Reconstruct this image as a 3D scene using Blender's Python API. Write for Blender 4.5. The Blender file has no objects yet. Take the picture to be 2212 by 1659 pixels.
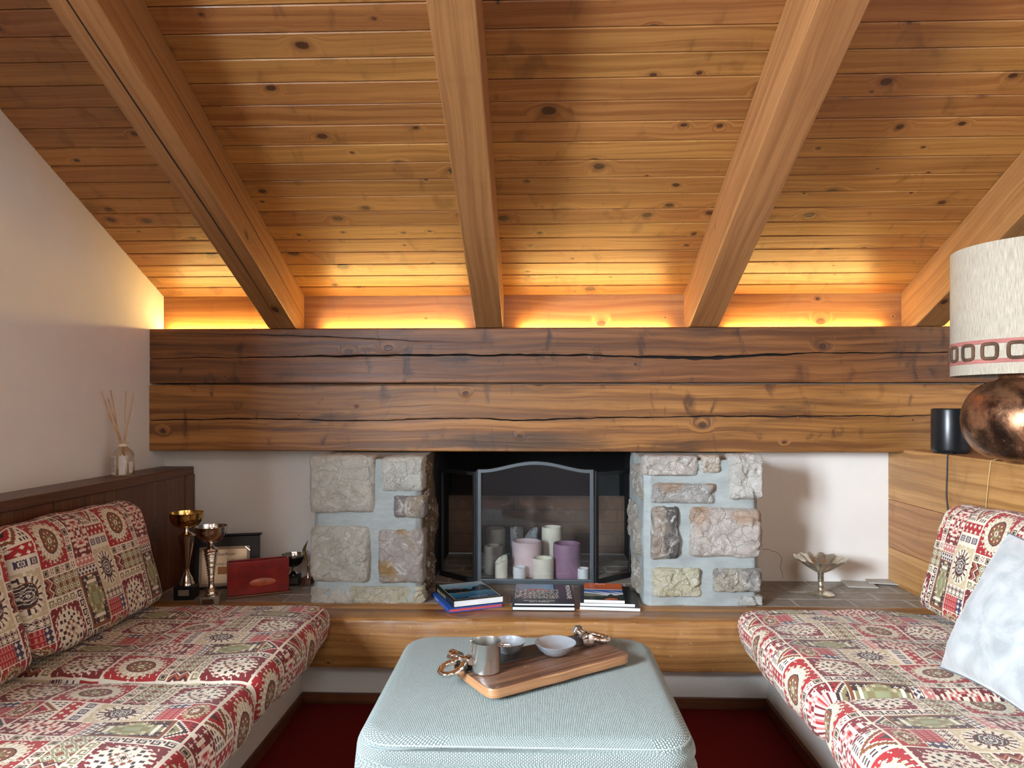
import bpy, bmesh, math, random
import numpy as np
from mathutils import Vector, Matrix, noise
sc = bpy.context.scene
col = sc.collection
random.seed(7); PI = math.pi

# ---------------------------------------------------------------- camera, world, exposure, lights
F, CX, HY, CAMZ, YAW = 1500.0, 1106.0, 873.0, 1.15, math.atan(49/1500.0)
cam = bpy.data.cameras.new('camera'); camo = bpy.data.objects.new('camera', cam); col.objects.link(camo)
camo.location = (0, 0, CAMZ); camo.rotation_euler = (PI/2, 0, YAW)
cam.sensor_fit = 'HORIZONTAL'; cam.sensor_width = 36; cam.lens = 36*F/2212
cam.shift_y = (HY-829.5)/2212; cam.clip_start = 0.05
sc.camera = camo
vs = sc.view_settings
sc.display_settings.display_device = 'sRGB'
vs.view_transform = 'Standard'; vs.look = 'None'; vs.gamma = 1; vs.exposure = 0.05; vs.use_curve_mapping = False
sc.cycles.max_bounces = 7; sc.cycles.diffuse_bounces = 4; sc.cycles.glossy_bounces = 4
sc.cycles.transmission_bounces = 6; sc.cycles.transparent_max_bounces = 12
sc.cycles.caustics_reflective = False; sc.cycles.caustics_refractive = False
sc.cycles.sample_clamp_indirect = 6
world = bpy.data.worlds.new('sky'); sc.world = world; world.use_nodes = True
bgn = world.node_tree.nodes['Background']; bgn.inputs[0].default_value = (.75, .86, 1, 1); bgn.inputs[1].default_value = 0.3

def area(name, loc, tgt, sx, sy, power, color):
    l = bpy.data.lights.new(name, 'AREA'); l.shape = 'RECTANGLE'; l.size = sx; l.size_y = sy
    l.energy = power; l.color = color
    o = bpy.data.objects.new(name, l); col.objects.link(o); o.location = loc
    o.rotation_euler = (Vector(tgt)-Vector(loc)).to_track_quat('-Z', 'Y').to_euler()
    return o
DAY = (.80, .90, 1.0)
area('daylight_side_window', (-3.6, -2.1, 2.45), (0, .6, 1.3), 4.6, 3.5, 9300, DAY)          # the window in the left wall, just behind the camera
area('rear_warm_fill', (-.55, -2.36, 1.35), (-.2, 0, 1.25), 1.3, 1.7, 11, (1, .88, .76))    # added warm fill for room bounce, set in the rear opening
area('rear_warm_fill_right', (1.5, -2.36, 1.55), (.2, 1.0, 1.2), 1.2, 1.2, 20, (1, .80, .62))  # added warm fill from the right rear, its source unseen
area('top_fill', (.3, -1.4, 2.72), (.3, -.2, 0.6), 1.0, .9, 26, (.96, .97, 1))  # added fill for upward faces; the ceiling has no window

# ---------------------------------------------------------------- room constants (metres)
XL, YW, YB = -1.726, 3.19, 3.06
SL, ZF = .456, 1.645
def zc(y): return ZF + SL*(YW-y)
YR = -.6
LEDGE = .347
def P(px, py, Y=None, Z=None, X=None):
    """point seen at photo pixel (px, py) on the plane Y=, Z= or X="""
    c, s = math.cos(YAW), math.sin(YAW)
    d = Vector((-s*F+(px-CX)*c, c*F+(px-CX)*s, HY-py))
    if Y is not None: k = Y/d.y
    elif X is not None: k = X/d.x
    else: k = (Z-CAMZ)/d.z
    return Vector((0, 0, CAMZ))+d*k

# ---------------------------------------------------------------- tagging and building helpers
def tag(o, label=None, cat=None, group=None, kind=None):
    if label: o['label'] = label
    if cat: o['category'] = cat
    if group: o['group'] = group
    if kind: o['kind'] = kind
    return o
def thing(name, label, cat, loc=(0, 0, 0), rz=0, group=None):
    o = bpy.data.objects.new(name, None); col.objects.link(o); o.location = loc; o.rotation_euler = (0, 0, rz)
    o.empty_display_size = .05
    return tag(o, label, cat, group)
def dup(root, loc, rz=0, label=None):
    r = root.copy(); col.objects.link(r); r.location = loc; r.rotation_euler = (0, 0, rz)
    if label: r['label'] = label
    for ch in list(root.children):
        c = ch.copy(); col.objects.link(c); c.parent = r
        for g in list(ch.children):
            d = g.copy(); col.objects.link(d); d.parent = c
    return r

class MB:
    def __init__(s): s.v = []; s.f = []; s.uv = []; s.mi = []; s.b = []
    def face(s, idx, uv, mi=0, b=0.0): s.f.append(tuple(idx)); s.uv.extend(uv); s.mi.append(mi); s.b.append(b)
    def hexa(s, p, long=0, mi=0, b=None):
        """8 corners: bottom 4 ccw then top 4 ccw; long = axis whose direction the grain follows"""
        if b is None: b = random.random()*10
        n = len(s.v); s.v.extend([tuple(q) for q in p])
        P_ = [Vector(q) for q in p]
        ax = [(P_[1]-P_[0]).normalized(), (P_[3]-P_[0]).normalized(), (P_[4]-P_[0]).normalized()]
        for q in ((0, 3, 2, 1), (4, 5, 6, 7), (0, 1, 5, 4), (1, 2, 6, 5), (2, 3, 7, 6), (3, 0, 4, 7)):
            nn = (P_[q[1]]-P_[q[0]]).cross(P_[q[3]]-P_[q[0]]).normalized()
            others = [a for i, a in enumerate(ax) if i != long]
            u = ax[long]
            if abs(nn.dot(u)) > .8: u = others[0]; w = others[1]
            else: w = min(others, key=lambda a: abs(a.dot(nn)))
            s.face([n+k for k in q], [((P_[k]).dot(u), (P_[k]).dot(w)) for k in q], mi, b)
    def box(s, x0, x1, y0, y1, z0, z1, long=0, mi=0, b=None, M=None):
        p = [(x0, y0, z0), (x1, y0, z0), (x1, y1, z0), (x0, y1, z0), (x0, y0, z1), (x1, y0, z1), (x1, y1, z1), (x0, y1, z1)]
        if M is not None: p = [M @ Vector(q) for q in p]
        s.hexa(p, long, mi, b)
    def grid(s, fn, nu, nv, closed_u=False, closed_v=False, mi=0, uvfn=None, b=0.0, flip=False):
        n = len(s.v); U = nu if closed_u else nu+1; V = nv if closed_v else nv+1
        for j in range(V):
            for i in range(U): s.v.append(tuple(fn(i/nu, j/nv)))
        for j in range(nv):
            for i in range(nu):
                a = n+j*U+i; bb = n+j*U+(i+1) % U; c = n+((j+1) % V)*U+(i+1) % U; d = n+((j+1) % V)*U+i
                uvs = [(i/nu, j/nv), ((i+1)/nu, j/nv), ((i+1)/nu, (j+1)/nv), (i/nu, (j+1)/nv)]
                if uvfn: uvs = [uvfn(*q) for q in uvs]
                q = [a, bb, c, d]
                if flip: q.reverse(); uvs.reverse()
                s.face(q, uvs, mi, b)
    def lathe(s, prof, c=(0, 0, 0), seg=48, mi=0, rmod=None, M=None):
        """prof: [(r, z)] from the bottom up, outside then inside"""
        m = len(prof)-1
        def fn(u, v):
            r, z = prof[round(v*m)]; a = u*2*PI
            if rmod: r, z = rmod(r, z, a)
            q = Vector((r*math.cos(a), r*math.sin(a), z))
            if M is not None: q = M @ q
            return q+Vector(c)
        s.grid(fn, seg, m, closed_u=True, mi=mi, uvfn=lambda u, v: (u*2*PI*.1, v*.2))
    def tube(s, pts, r, seg=10, mi=0, caps=True, closed=False):
        pts = [Vector(p) for p in pts]; n0 = len(s.v); n = len(pts)
        rs = r if isinstance(r, (list, tuple)) else [r]*n
        up = Vector((0, 0, 1)); prev = None
        for i, p in enumerate(pts):
            t = (pts[(i+1) % n]-pts[i-1]) if closed else (pts[min(i+1, n-1)]-pts[max(i-1, 0)])
            t.normalize()
            if prev is None:
                a = up if abs(t.dot(up)) < .9 else Vector((1, 0, 0)); x = t.cross(a).normalized()
            else: x = (prev-t*prev.dot(t)).normalized()
            prev = x; y = t.cross(x)
            for k in range(seg):
                a = 2*PI*k/seg; s.v.append(tuple(p+(x*math.cos(a)+y*math.sin(a))*rs[i]))
        L = 0
        for i in range(n if closed else n-1):
            i2 = (i+1) % n; L2 = L+(pts[i2]-pts[i]).length
            for k in range(seg):
                k2 = (k+1) % seg
                s.face([n0+i*seg+k, n0+i*seg+k2, n0+i2*seg+k2, n0+i2*seg+k], [(L, k/seg*.02), (L, (k+1)/seg*.02), (L2, (k+1)/seg*.02), (L2, k/seg*.02)], mi)
            L = L2
        if caps and not closed:
            s.face([n0+k for k in range(seg)][::-1], [(0, 0)]*seg, mi)
            s.face([n0+(n-1)*seg+k for k in range(seg)], [(0, 0)]*seg, mi)
    def build(s, name, mats, parent=None, smooth=None, bevel=None, bseg=2, loc=None):
        if not isinstance(mats, (list, tuple)): mats = [mats]
        me = bpy.data.meshes.new(name); me.from_pydata(s.v, [], s.f)
        for m in mats: me.materials.append(m)
        uvl = me.uv_layers.new(name='UVMap'); uvl.data.foreach_set('uv', np.array(s.uv, dtype=np.float32).ravel())
        me.polygons.foreach_set('material_index', s.mi)
        a = me.attributes.new('bid', 'FLOAT', 'FACE'); a.data.foreach_set('value', s.b)
        me.validate(); me.update()
        if smooth is not None:
            me.polygons.foreach_set('use_smooth', [True]*len(me.polygons)); me.set_sharp_from_angle(angle=math.radians(smooth))
        o = bpy.data.objects.new(name, me); col.objects.link(o)
        if bevel:
            m = o.modifiers.new('bevel', 'BEVEL'); m.width = bevel; m.segments = bseg; m.limit_method = 'ANGLE'; m.angle_limit = math.radians(40)
            m.harden_normals = False
        if parent is not None: o.parent = parent
        if loc is not None: o.location = loc
        return o
def quad(name, parent, mat, c, w, h, ex, ey, off=0.0):
    m = MB(); c = Vector(c); ex = Vector(ex).normalized(); ey = Vector(ey).normalized(); n = ex.cross(ey)*off
    p = [c-ex*w/2-ey*h/2+n, c+ex*w/2-ey*h/2+n, c+ex*w/2+ey*h/2+n, c-ex*w/2+ey*h/2+n]
    m.v = [tuple(q) for q in p]; m.face([0, 1, 2, 3], [(0, 0), (1, 0), (1, 1), (0, 1)])
    return m.build(name, mat, parent)

# ---------------------------------------------------------------- node helpers
def newmat(name):
    m = bpy.data.materials.new(name); m.use_nodes = True; nt = m.node_tree
    b = nt.nodes['Principled BSDF']; return m, nt, b
def nd(nt, t, ins=None, **props):
    n = nt.nodes.new('ShaderNode'+t)
    for k, v in props.items(): setattr(n, k, v)
    for k, v in (ins or {}).items():
        if isinstance(v, bpy.types.NodeSocket): nt.links.new(v, n.inputs[k])
        elif isinstance(v, bpy.types.Node): nt.links.new(v.outputs[0], n.inputs[k])
        else: n.inputs[k].default_value = v
    return n
def mth(nt, op, a, b=0.0, c=None, clamp=False):
    ins = {0: a, 1: b}
    if c is not None: ins[2] = c
    return nd(nt, 'Math', ins, operation=op, use_clamp=clamp).outputs[0]
def mix(nt, f, a, b, blend='MIX'):
    n = nd(nt, 'Mix', None, data_type='RGBA', blend_type=blend)
    for k, v in ((0, f), (6, a), (7, b)):
        if isinstance(v, bpy.types.NodeSocket): nt.links.new(v, n.inputs[k])
        else: n.inputs[k].default_value = v if k == 0 else (tuple(v)+(1,) if len(v) == 3 else v)
    return n.outputs[2]
def ss(nt, x, lo, hi, a=0.0, b=1.0):
    return nd(nt, 'MapRange', {0: x, 1: lo, 2: hi, 3: a, 4: b}, interpolation_type='SMOOTHSTEP').outputs[0]
def put(nt, b, **kw):
    names = dict(color='Base Color', rough='Roughness', metal='Metallic', normal='Normal', coat='Coat Weight', coat_rough='Coat Roughness',
                 ior='IOR', trans='Transmission Weight', alpha='Alpha', sub='Subsurface Weight', subr='Subsurface Radius', subs='Subsurface Scale',
                 spec='Specular IOR Level', sheen='Sheen Weight', sheen_rough='Sheen Roughness', emit='Emission Color', emit_s='Emission Strength', aniso='Anisotropic')
    for k, v in kw.items():
        i = b.inputs[names[k]]
        if isinstance(v, bpy.types.NodeSocket): nt.links.new(v, i)
        elif k in ('color', 'emit') and len(v) == 3: i.default_value = tuple(v)+(1,)
        else: i.default_value = v
def bump(nt, h, strength=.3, dist=.01):
    return nd(nt, 'Bump', {'Height': h, 'Strength': strength, 'Distance': dist}).outputs[0]
def simple(name, color, rough=.5, metal=0, bump_scale=None, bump_s=.2, vary=0.0, **kw):
    m, nt, b = newmat(name)
    tc = nd(nt, 'TexCoord').outputs['Object']
    c = color
    nz = nd(nt, 'TexNoise', {'Vector': tc, 'Scale': 18.0, 'Detail': 5.0})
    if vary: c = mix(nt, ss(nt, nz.outputs[0], .3, .7), [x*(1-vary) for x in color], [min(1, x*(1+vary)) for x in color])
    put(nt, b, color=c, rough=rough, metal=metal, **kw)
    if bump_scale:
        n2 = nd(nt, 'TexNoise', {'Vector': tc, 'Scale': float(bump_scale), 'Detail': 5.0, 'Roughness': .6})
        put(nt, b, normal=bump(nt, n2.outputs[0], bump_s, .004))
    return m

def wood(name, light, dark, knot=(.05, .018, .008), along=1.3, across=75., kscale=6.4, kdens=.6, kr=.075, rough=.42, coat=.25,
         fig=.35, bmp=.25, tone=.18, stain=0.0, stain_c=(.02, .012, .008), worn=0.0, coat_rough=.3):
    m, nt, b = newmat(name)
    uv = nd(nt, 'UVMap', uv_map='UVMap').outputs[0]
    bid = nd(nt, 'Attribute', attribute_name='bid').outputs['Fac']
    sp = nd(nt, 'SeparateXYZ', {0: uv}); u0, v0 = sp.outputs[0], sp.outputs[1]
    u = mth(nt, 'ADD', u0, mth(nt, 'MULTIPLY', bid, 3.71)); v = mth(nt, 'ADD', v0, mth(nt, 'MULTIPLY', bid, 1.93))
    # knots
    kv = nd(nt, 'CombineXYZ', {0: mth(nt, 'MULTIPLY', u, kscale*.8), 1: mth(nt, 'MULTIPLY', v, kscale*1.15), 2: 0.0}).outputs[0]
    wob = nd(nt, 'TexNoise', {'Vector': kv, 'Scale': 3.0, 'Detail': 2.0})
    kv2 = nd(nt, 'VectorMath', {0: kv, 1: nd(nt, 'VectorMath', {0: wob.outputs['Color'], 'Scale': .07}, operation='SCALE').outputs[0]}, operation='ADD').outputs[0]
    vo = nd(nt, 'TexVoronoi', {'Vector': kv2, 'Scale': 1.0, 'Randomness': .95}, voronoi_dimensions='2D', feature='F1')
    d = vo.outputs['Distance']; rr = nd(nt, 'SeparateColor', {0: vo.outputs['Color']})
    on = mth(nt, 'LESS_THAN', rr.outputs[0], kdens)
    size = mth(nt, 'MULTIPLY_ADD', mth(nt, 'POWER', rr.outputs[1], 2.0), kr*1.5, kr*.35)
    kn = mth(nt, 'MULTIPLY', on, ss(nt, mth(nt, 'DIVIDE', d, size), .75, 1.05, 1.0, 0.0))
    halo = mth(nt, 'MULTIPLY', on, ss(nt, mth(nt, 'DIVIDE', d, size), .6, 3.6, 1.0, 0.0))
    ringn = mth(nt, 'MULTIPLY', on, ss(nt, mth(nt, 'DIVIDE', d, size), .9, 2.2, 1.0, 0.0))
    # grain, bent round the knots
    warp = nd(nt, 'TexNoise', {'Vector': nd(nt, 'CombineXYZ', {0: mth(nt, 'MULTIPLY', u, 1.6), 1: mth(nt, 'MULTIPLY', v, 5.0), 2: bid}).outputs[0], 'Scale': 1.0, 'Detail': 2.0}).outputs[0]
    gv = mth(nt, 'ADD', mth(nt, 'MULTIPLY', v, across), mth(nt, 'ADD', mth(nt, 'MULTIPLY', halo, 3.2), mth(nt, 'MULTIPLY', warp, across*.07)))
    g = nd(nt, 'TexNoise', {'Vector': nd(nt, 'CombineXYZ', {0: mth(nt, 'MULTIPLY', u, along), 1: gv, 2: mth(nt, 'MULTIPLY', bid, 5.3)}).outputs[0], 'Scale': 1.0, 'Detail': 4.0, 'Roughness': .62}).outputs[0]
    g2 = nd(nt, 'TexNoise', {'Vector': nd(nt, 'CombineXYZ', {0: mth(nt, 'MULTIPLY', u, along*9), 1: mth(nt, 'MULTIPLY', gv, 4.2), 2: bid}).outputs[0], 'Scale': 1.0, 'Detail': 2.0}).outputs[0]
    ring = mth(nt, 'SINE', mth(nt, 'MULTIPLY_ADD', gv, 1.9, mth(nt, 'MULTIPLY', g, 5.0)))
    gg = mth(nt, 'ADD', ss(nt, g, .32, .68), mth(nt, 'MULTIPLY', ring, .14))
    gg = mth(nt, 'ADD', gg, mth(nt, 'MULTIPLY_ADD', g2, .3, -.15), clamp=True)
    c = mix(nt, gg, dark, light)
    # soft cross figure and tone per board
    fgn = nd(nt, 'TexNoise', {'Vector': nd(nt, 'CombineXYZ', {0: mth(nt, 'MULTIPLY', u, 13.0), 1: mth(nt, 'MULTIPLY', v, 7.0), 2: bid}).outputs[0], 'Scale': 1.0, 'Detail': 3.0, 'Distortion': .6}).outputs[0]
    fg = ss(nt, fgn, .56, .74)
    c = mix(nt, mth(nt, 'MULTIPLY', fg, fig), c, [x*.42 for x in dark])
    tn = nd(nt, 'TexNoise', {'Vector': nd(nt, 'CombineXYZ', {0: mth(nt, 'MULTIPLY', u, .55), 1: mth(nt, 'MULTIPLY', v, 3.0), 2: mth(nt, 'MULTIPLY', bid, 9.1)}).outputs[0], 'Scale': 1.0, 'Detail': 3.0}).outputs[0]
    br = ss(nt, tn, .25, .75, 1-tone, 1+tone)
    wn = nd(nt, 'TexWhiteNoise', {'W': bid}, noise_dimensions='1D').outputs[0]
    br = mth(nt, 'MULTIPLY', br, mth(nt, 'MULTIPLY_ADD', wn, tone*1.3, 1-tone*.65))
    hsv = nd(nt, 'HueSaturation', {'Color': c, 'Value': br, 'Hue': mth(nt, 'MULTIPLY_ADD', wn, .012, .494)}).outputs[0]
    c = mix(nt, mth(nt, 'MULTIPLY', ringn, .45), hsv, [x*1.6 for x in knot])
    c = mix(nt, mth(nt, 'MULTIPLY', kn, .93), c, knot)
    if stain:
        sn = nd(nt, 'TexNoise', {'Vector': nd(nt, 'CombineXYZ', {0: mth(nt, 'MULTIPLY', u, 2.0), 1: mth(nt, 'MULTIPLY', v, 9.0), 2: 4.0}).outputs[0], 'Scale': 1.0, 'Detail': 5.0, 'Roughness': .6}).outputs[0]
        c = mix(nt, mth(nt, 'MULTIPLY', ss(nt, sn, .55, .72), stain), c, stain_c)
    if worn:
        wn2 = nd(nt, 'TexNoise', {'Vector': nd(nt, 'CombineXYZ', {0: mth(nt, 'MULTIPLY', u, 30.0), 1: mth(nt, 'MULTIPLY', v, 60.0), 2: 2.0}).outputs[0], 'Scale': 1.0, 'Detail': 6.0, 'Roughness': .75}).outputs[0]
        c = mix(nt, mth(nt, 'MULTIPLY', ss(nt, wn2, .6, .68), worn), c, (.62, .5, .33))
    h = mth(nt, 'ADD', mth(nt, 'MULTIPLY', gg, .5), mth(nt, 'ADD', mth(nt, 'MULTIPLY', fg, -.35), mth(nt, 'MULTIPLY', kn, -.8)))
    put(nt, b, color=c, rough=ss(nt, g2, .2, .8, rough-.07, rough+.1), coat=coat, coat_rough=coat_rough, normal=bump(nt, h, bmp, .003))
    return m

# ---------------------------------------------------------------- materials
M_ceil = wood('pine_boards', (.375, .175, .050), (.25, .10, .026), rough=.42, coat=.14, coat_rough=.28, tone=.16, fig=.5, bmp=.3)
M_raft = wood('rafter_pine', (.33, .155, .054), (.23, .098, .031), across=60, kscale=3.2, kdens=.3, kr=.05, rough=.5, coat=.05, tone=.1, fig=.12, bmp=.3)
M_beam = wood('aged_beam', (.28, .118, .030), (.115, .040, .0095), across=48, kscale=4.6, kdens=.6, kr=.04, rough=.46, coat=.08, tone=.3, fig=.9, bmp=.7, stain=.65)
nt = M_beam.node_tree; b = nt.nodes['Principled BSDF']; lk = b.inputs['Base Color'].links[0].from_socket   # the old smoke stain over the fireplace mouth
sp = nd(nt, 'SeparateXYZ', {0: nd(nt, 'TexCoord').outputs['Object']})
sn = nd(nt, 'TexNoise', {'Vector': nd(nt, 'CombineXYZ', {0: mth(nt, 'MULTIPLY', sp.outputs[0], 5.0), 1: 0.0, 2: mth(nt, 'MULTIPLY', sp.outputs[2], 40.0)}).outputs[0], 'Scale': 1.0, 'Detail': 5.0}).outputs[0]
ex_ = mth(nt, 'POWER', mth(nt, 'MULTIPLY', mth(nt, 'ADD', sp.outputs[0], .06), 2.4), 2.0); ez_ = mth(nt, 'POWER', mth(nt, 'MULTIPLY', mth(nt, 'SUBTRACT', sp.outputs[2], .985), 22.0), 2.0)
k_ = mth(nt, 'MULTIPLY', ss(nt, mth(nt, 'ADD', mth(nt, 'ADD', ex_, ez_), mth(nt, 'MULTIPLY_ADD', sn, 1.6, -.8)), .1, 1.3, 1.0, 0.0), .8)
put(nt, b, color=mix(nt, k_, lk, (.035, .02, .012)))
M_friez = wood('frieze_board', (.36, .165, .05), (.25, .10, .028), across=50, kscale=5, kdens=.5, kr=.05, coat=.03, rough=.5, tone=.08, fig=.2)
M_dark = wood('dark_bench_wood', (.13, .040, .014), (.065, .019, .007), across=70, kdens=.15, rough=.42, coat=.14, tone=.15, fig=.3)
M_panel = wood('bench_pine', (.44, .215, .075), (.28, .12, .035), across=55, kscale=3.4, kdens=.35, kr=.05, rough=.45, coat=.2, tone=.12, fig=.25, stain=.15, stain_c=(.1, .05, .02))
M_ledge = wood('worn_timber', (.36, .17, .055), (.19, .075, .02), knot=(.08, .03, .012), across=55, kscale=3.0, kdens=.4, kr=.035, rough=.42, coat=.2, tone=.15, fig=.25, stain=.25, stain_c=(.06, .028, .012), worn=.55)
M_tray = wood('tray_wood', (.17, .080, .045), (.06, .028, .018), across=70, kdens=.25, rough=.4, coat=.2, tone=.3, fig=.6, stain=.7, stain_c=(.025, .015, .012), worn=.35, bmp=.5)
M_traye = wood('tray_edge_wood', (.42, .22, .10), (.26, .12, .05), across=90, kdens=0, rough=.5, tone=.1, fig=.1)
M_reed = simple('reed_wood', (.55, .34, .16), .6, vary=.25)
M_black = simple('soot_black', (.006, .006, .007), .9)
M_crack = simple('crack_dark', (.012, .006, .004), .95)

def plaster(name, c, bs=.25):
    m, nt, b = newmat(name)
    tc = nd(nt, 'TexCoord').outputs['Object']
    n1 = nd(nt, 'TexNoise', {'Vector': tc, 'Scale': 3.0, 'Detail': 6.0, 'Roughness': .6}).outputs[0]
    n2 = nd(nt, 'TexNoise', {'Vector': tc, 'Scale': 70.0, 'Detail': 4.0}).outputs[0]
    sp = nd(nt, 'TexNoise', {'Vector': tc, 'Scale': 24.0, 'Detail': 8.0, 'Roughness': .8}).outputs[0]
    cc = mix(nt, ss(nt, n1, .3, .7), [x*.94 for x in c], c)
    cc = mix(nt, mth(nt, 'MULTIPLY', ss(nt, sp, .68, .74), .3), cc, [x*.45 for x in c])
    put(nt, b, color=cc, rough=.85, normal=bump(nt, mth(nt, 'ADD', mth(nt, 'MULTIPLY', n1, 2.0), mth(nt, 'MULTIPLY', n2, .25)), bs, .006))
    return m
M_wall = plaster('plaster_wall', (.80, .77, .725))
M_kick = plaster('plinth_plaster', (.70, .68, .64), .4)
m, nt, b = newmat('red_carpet'); M_carpet = m
tc = nd(nt, 'TexCoord').outputs['Object']
n1 = nd(nt, 'TexNoise', {'Vector': tc, 'Scale': 420.0, 'Detail': 3.0}).outputs[0]
n2 = nd(nt, 'TexNoise', {'Vector': tc, 'Scale': 9.0, 'Detail': 4.0}).outputs[0]
c = mix(nt, ss(nt, n1, .3, .7), (.065, .004, .004), (.22, .014, .012)); c = mix(nt, ss(nt, n2, .3, .7, 0, .35), c, (.15, .012, .01))
put(nt, b, color=c, rough=1.0, sheen=.0, spec=.1, normal=bump(nt, n1, .8, .006))

def metal(name, c, rough=.15, bs=None, **kw): return simple(name, c, rough, 1.0, bump_scale=bs, **kw)
M_chrome = metal('chrome', (.82, .80, .78), .07)
M_silver = metal('silver_plate', (.75, .72, .66), .12)
M_gold = metal('gilded_metal', (.80, .52, .17), .16)
M_steel = metal('brushed_steel', (.66, .65, .62), .24, bs=60, bump_s=.08)
M_dish = simple('glazed_dish', (.50, .57, .63), .2, .7, bump_scale=120, bump_s=.3)
M_mercury = simple('mercury_glass', (.66, .61, .50), .13, .9, bump_scale=90, bump_s=.35, vary=.3)
M_frame = simple('dark_steel_frame', (.11, .135, .155), .4, .6)
M_matb = simple('matt_black', (.012, .012, .014), .45)
M_plastic = simple('speaker_shell', (.012, .013, .015), .3, .3)
M_base = simple('black_marble', (.010, .009, .010), .38, spec=.3)
M_stoneb = simple('grey_marble_base', (.2, .18, .15), .3, vary=.3)
M_plate = simple('engraved_plate', (.42, .38, .32), .3, .7)
M_white = simple('white_cover', (.72, .74, .74), .5)
M_page = simple('book_pages', (.86, .88, .88), .75, vary=.04)
M_redpage = simple('red_page_edge', (.62, .09, .10), .6)
M_blue = simple('blue_cover', (.03, .11, .48), .35)
M_greenc = simple('dark_green_cover', (.012, .022, .02), .25)
M_bcover = simple('black_cover', (.012, .014, .02), .25)
M_gilt = simple('gilt_lettering', (.62, .5, .2), .4)
M_ink = simple('black_ink', (.015, .012, .012), .6)
M_wtxt = simple('white_lettering', (.85, .85, .85), .5)
M_cream = simple('cream_ribbon', (.72, .64, .46), .6)
M_label = simple('paper_label', (.62, .56, .54), .6, vary=.1)
M_cord = simple('black_cord', (.015, .015, .015), .5)
M_cordt = simple('tan_cord', (.5, .33, .14), .5)
M_redwax = simple('red_wax', (.20, .012, .010), .28, vary=.25, bump_scale=14, bump_s=.25, coat=.3)
M_oval = simple('russet_oval', (.42, .09, .035), .35, vary=.3, bump_scale=60, bump_s=.5)
M_tiles_g = simple('tile_grout', (.52, .50, .45), .9, bump_scale=200, bump_s=.3)
M_card = simple('stone_coaster', (.42, .40, .36), .5, vary=.08)

m, nt, b = newmat('terracotta_grey_tile'); M_tile = m
tc = nd(nt, 'TexCoord').outputs['Object']; bid = nd(nt, 'Attribute', attribute_name='bid').outputs['Fac']
wn = nd(nt, 'TexWhiteNoise', {'W': bid}, noise_dimensions='1D').outputs[0]
n1 = nd(nt, 'TexNoise', {'Vector': tc, 'Scale': 25.0, 'Detail': 6.0, 'Roughness': .7}).outputs[0]
c = mix(nt, ss(nt, n1, .3, .7), (.22, .185, .15), (.34, .295, .245)); c = nd(nt, 'HueSaturation', {'Color': c, 'Value': mth(nt, 'MULTIPLY_ADD', wn, .25, .88)}).outputs[0]
put(nt, b, color=c, rough=.5, normal=bump(nt, n1, .25, .004))

def stone_mat(name):
    m, nt, b = newmat(name)
    tc = nd(nt, 'TexCoord').outputs['Object']
    tint = nd(nt, 'Attribute', attribute_name='tint').outputs['Color']
    w = nd(nt, 'TexNoise', {'Vector': tc, 'Scale': 7.0, 'Detail': 6.0, 'Roughness': .65, 'Distortion': 1.0}).outputs[0]
    n2 = nd(nt, 'TexNoise', {'Vector': tc, 'Scale': 38.0, 'Detail': 8.0, 'Roughness': .72, 'Distortion': .8}).outputs[0]
    n3 = nd(nt, 'TexNoise', {'Vector': tc, 'Scale': 13.0, 'Detail': 8.0, 'Roughness': .7, 'Distortion': 2.2}).outputs[0]
    vo = nd(nt, 'TexVoronoi', {'Vector': nd(nt, 'VectorMath', {0: tc, 1: nd(nt, 'VectorMath', {0: nd(nt, 'TexNoise', {'Vector': tc, 'Scale': 9.0, 'Detail': 4.0}).outputs['Color'], 'Scale': .12}, operation='SCALE').outputs[0]}, operation='ADD').outputs[0], 'Scale': 17.0}, feature='DISTANCE_TO_EDGE').outputs[0]
    c = mix(nt, ss(nt, w, .35, .65), tint, nd(nt, 'HueSaturation', {'Color': tint, 'Value': .84, 'Saturation': 1.2}).outputs[0])
    c = mix(nt, mth(nt, 'MULTIPLY', ss(nt, n3, .50, .66), .85), c, (.88, .87, .83))
    c = mix(nt, mth(nt, 'MULTIPLY', ss(nt, n3, .30, .40, 1, 0), .5), c, (.38, .29, .2))
    c = mix(nt, mth(nt, 'MULTIPLY', ss(nt, n2, .30, .38, 1, 0), .55), c, (.20, .16, .12))
    c = mix(nt, mth(nt, 'MULTIPLY', ss(nt, vo, .0, .014, 1, 0), .35), c, (.14, .11, .085))
    h = mth(nt, 'ADD', mth(nt, 'MULTIPLY', n2, 1.0), mth(nt, 'ADD', mth(nt, 'MULTIPLY', n3, 1.2), mth(nt, 'MULTIPLY', ss(nt, vo, 0, .05), .25)))
    put(nt, b, color=c, rough=.85, normal=bump(nt, h, 1.0, .022))
    return m
M_stone = stone_mat('rubble_stone')
m, nt, b = newmat('grey_mortar'); M_mortar = m
tc = nd(nt, 'TexCoord').outputs['Object']; tint = nd(nt, 'Attribute', attribute_name='tint').outputs['Color']
n1 = nd(nt, 'TexNoise', {'Vector': nd(nt, 'Mapping', {0: tc, 3: (1, 1, 3)}).outputs[0], 'Scale': 9.0, 'Detail': 8.0, 'Roughness': .65}).outputs[0]
n2 = nd(nt, 'TexNoise', {'Vector': tc, 'Scale': 150.0, 'Detail': 5.0}).outputs[0]
c = mix(nt, ss(nt, n1, .3, .7), nd(nt, 'HueSaturation', {'Color': tint, 'Value': .78}).outputs[0], tint)
put(nt, b, color=c, rough=.85, normal=bump(nt, mth(nt, 'ADD', n1, mth(nt, 'MULTIPLY', n2, .35)), .5, .008))

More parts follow.
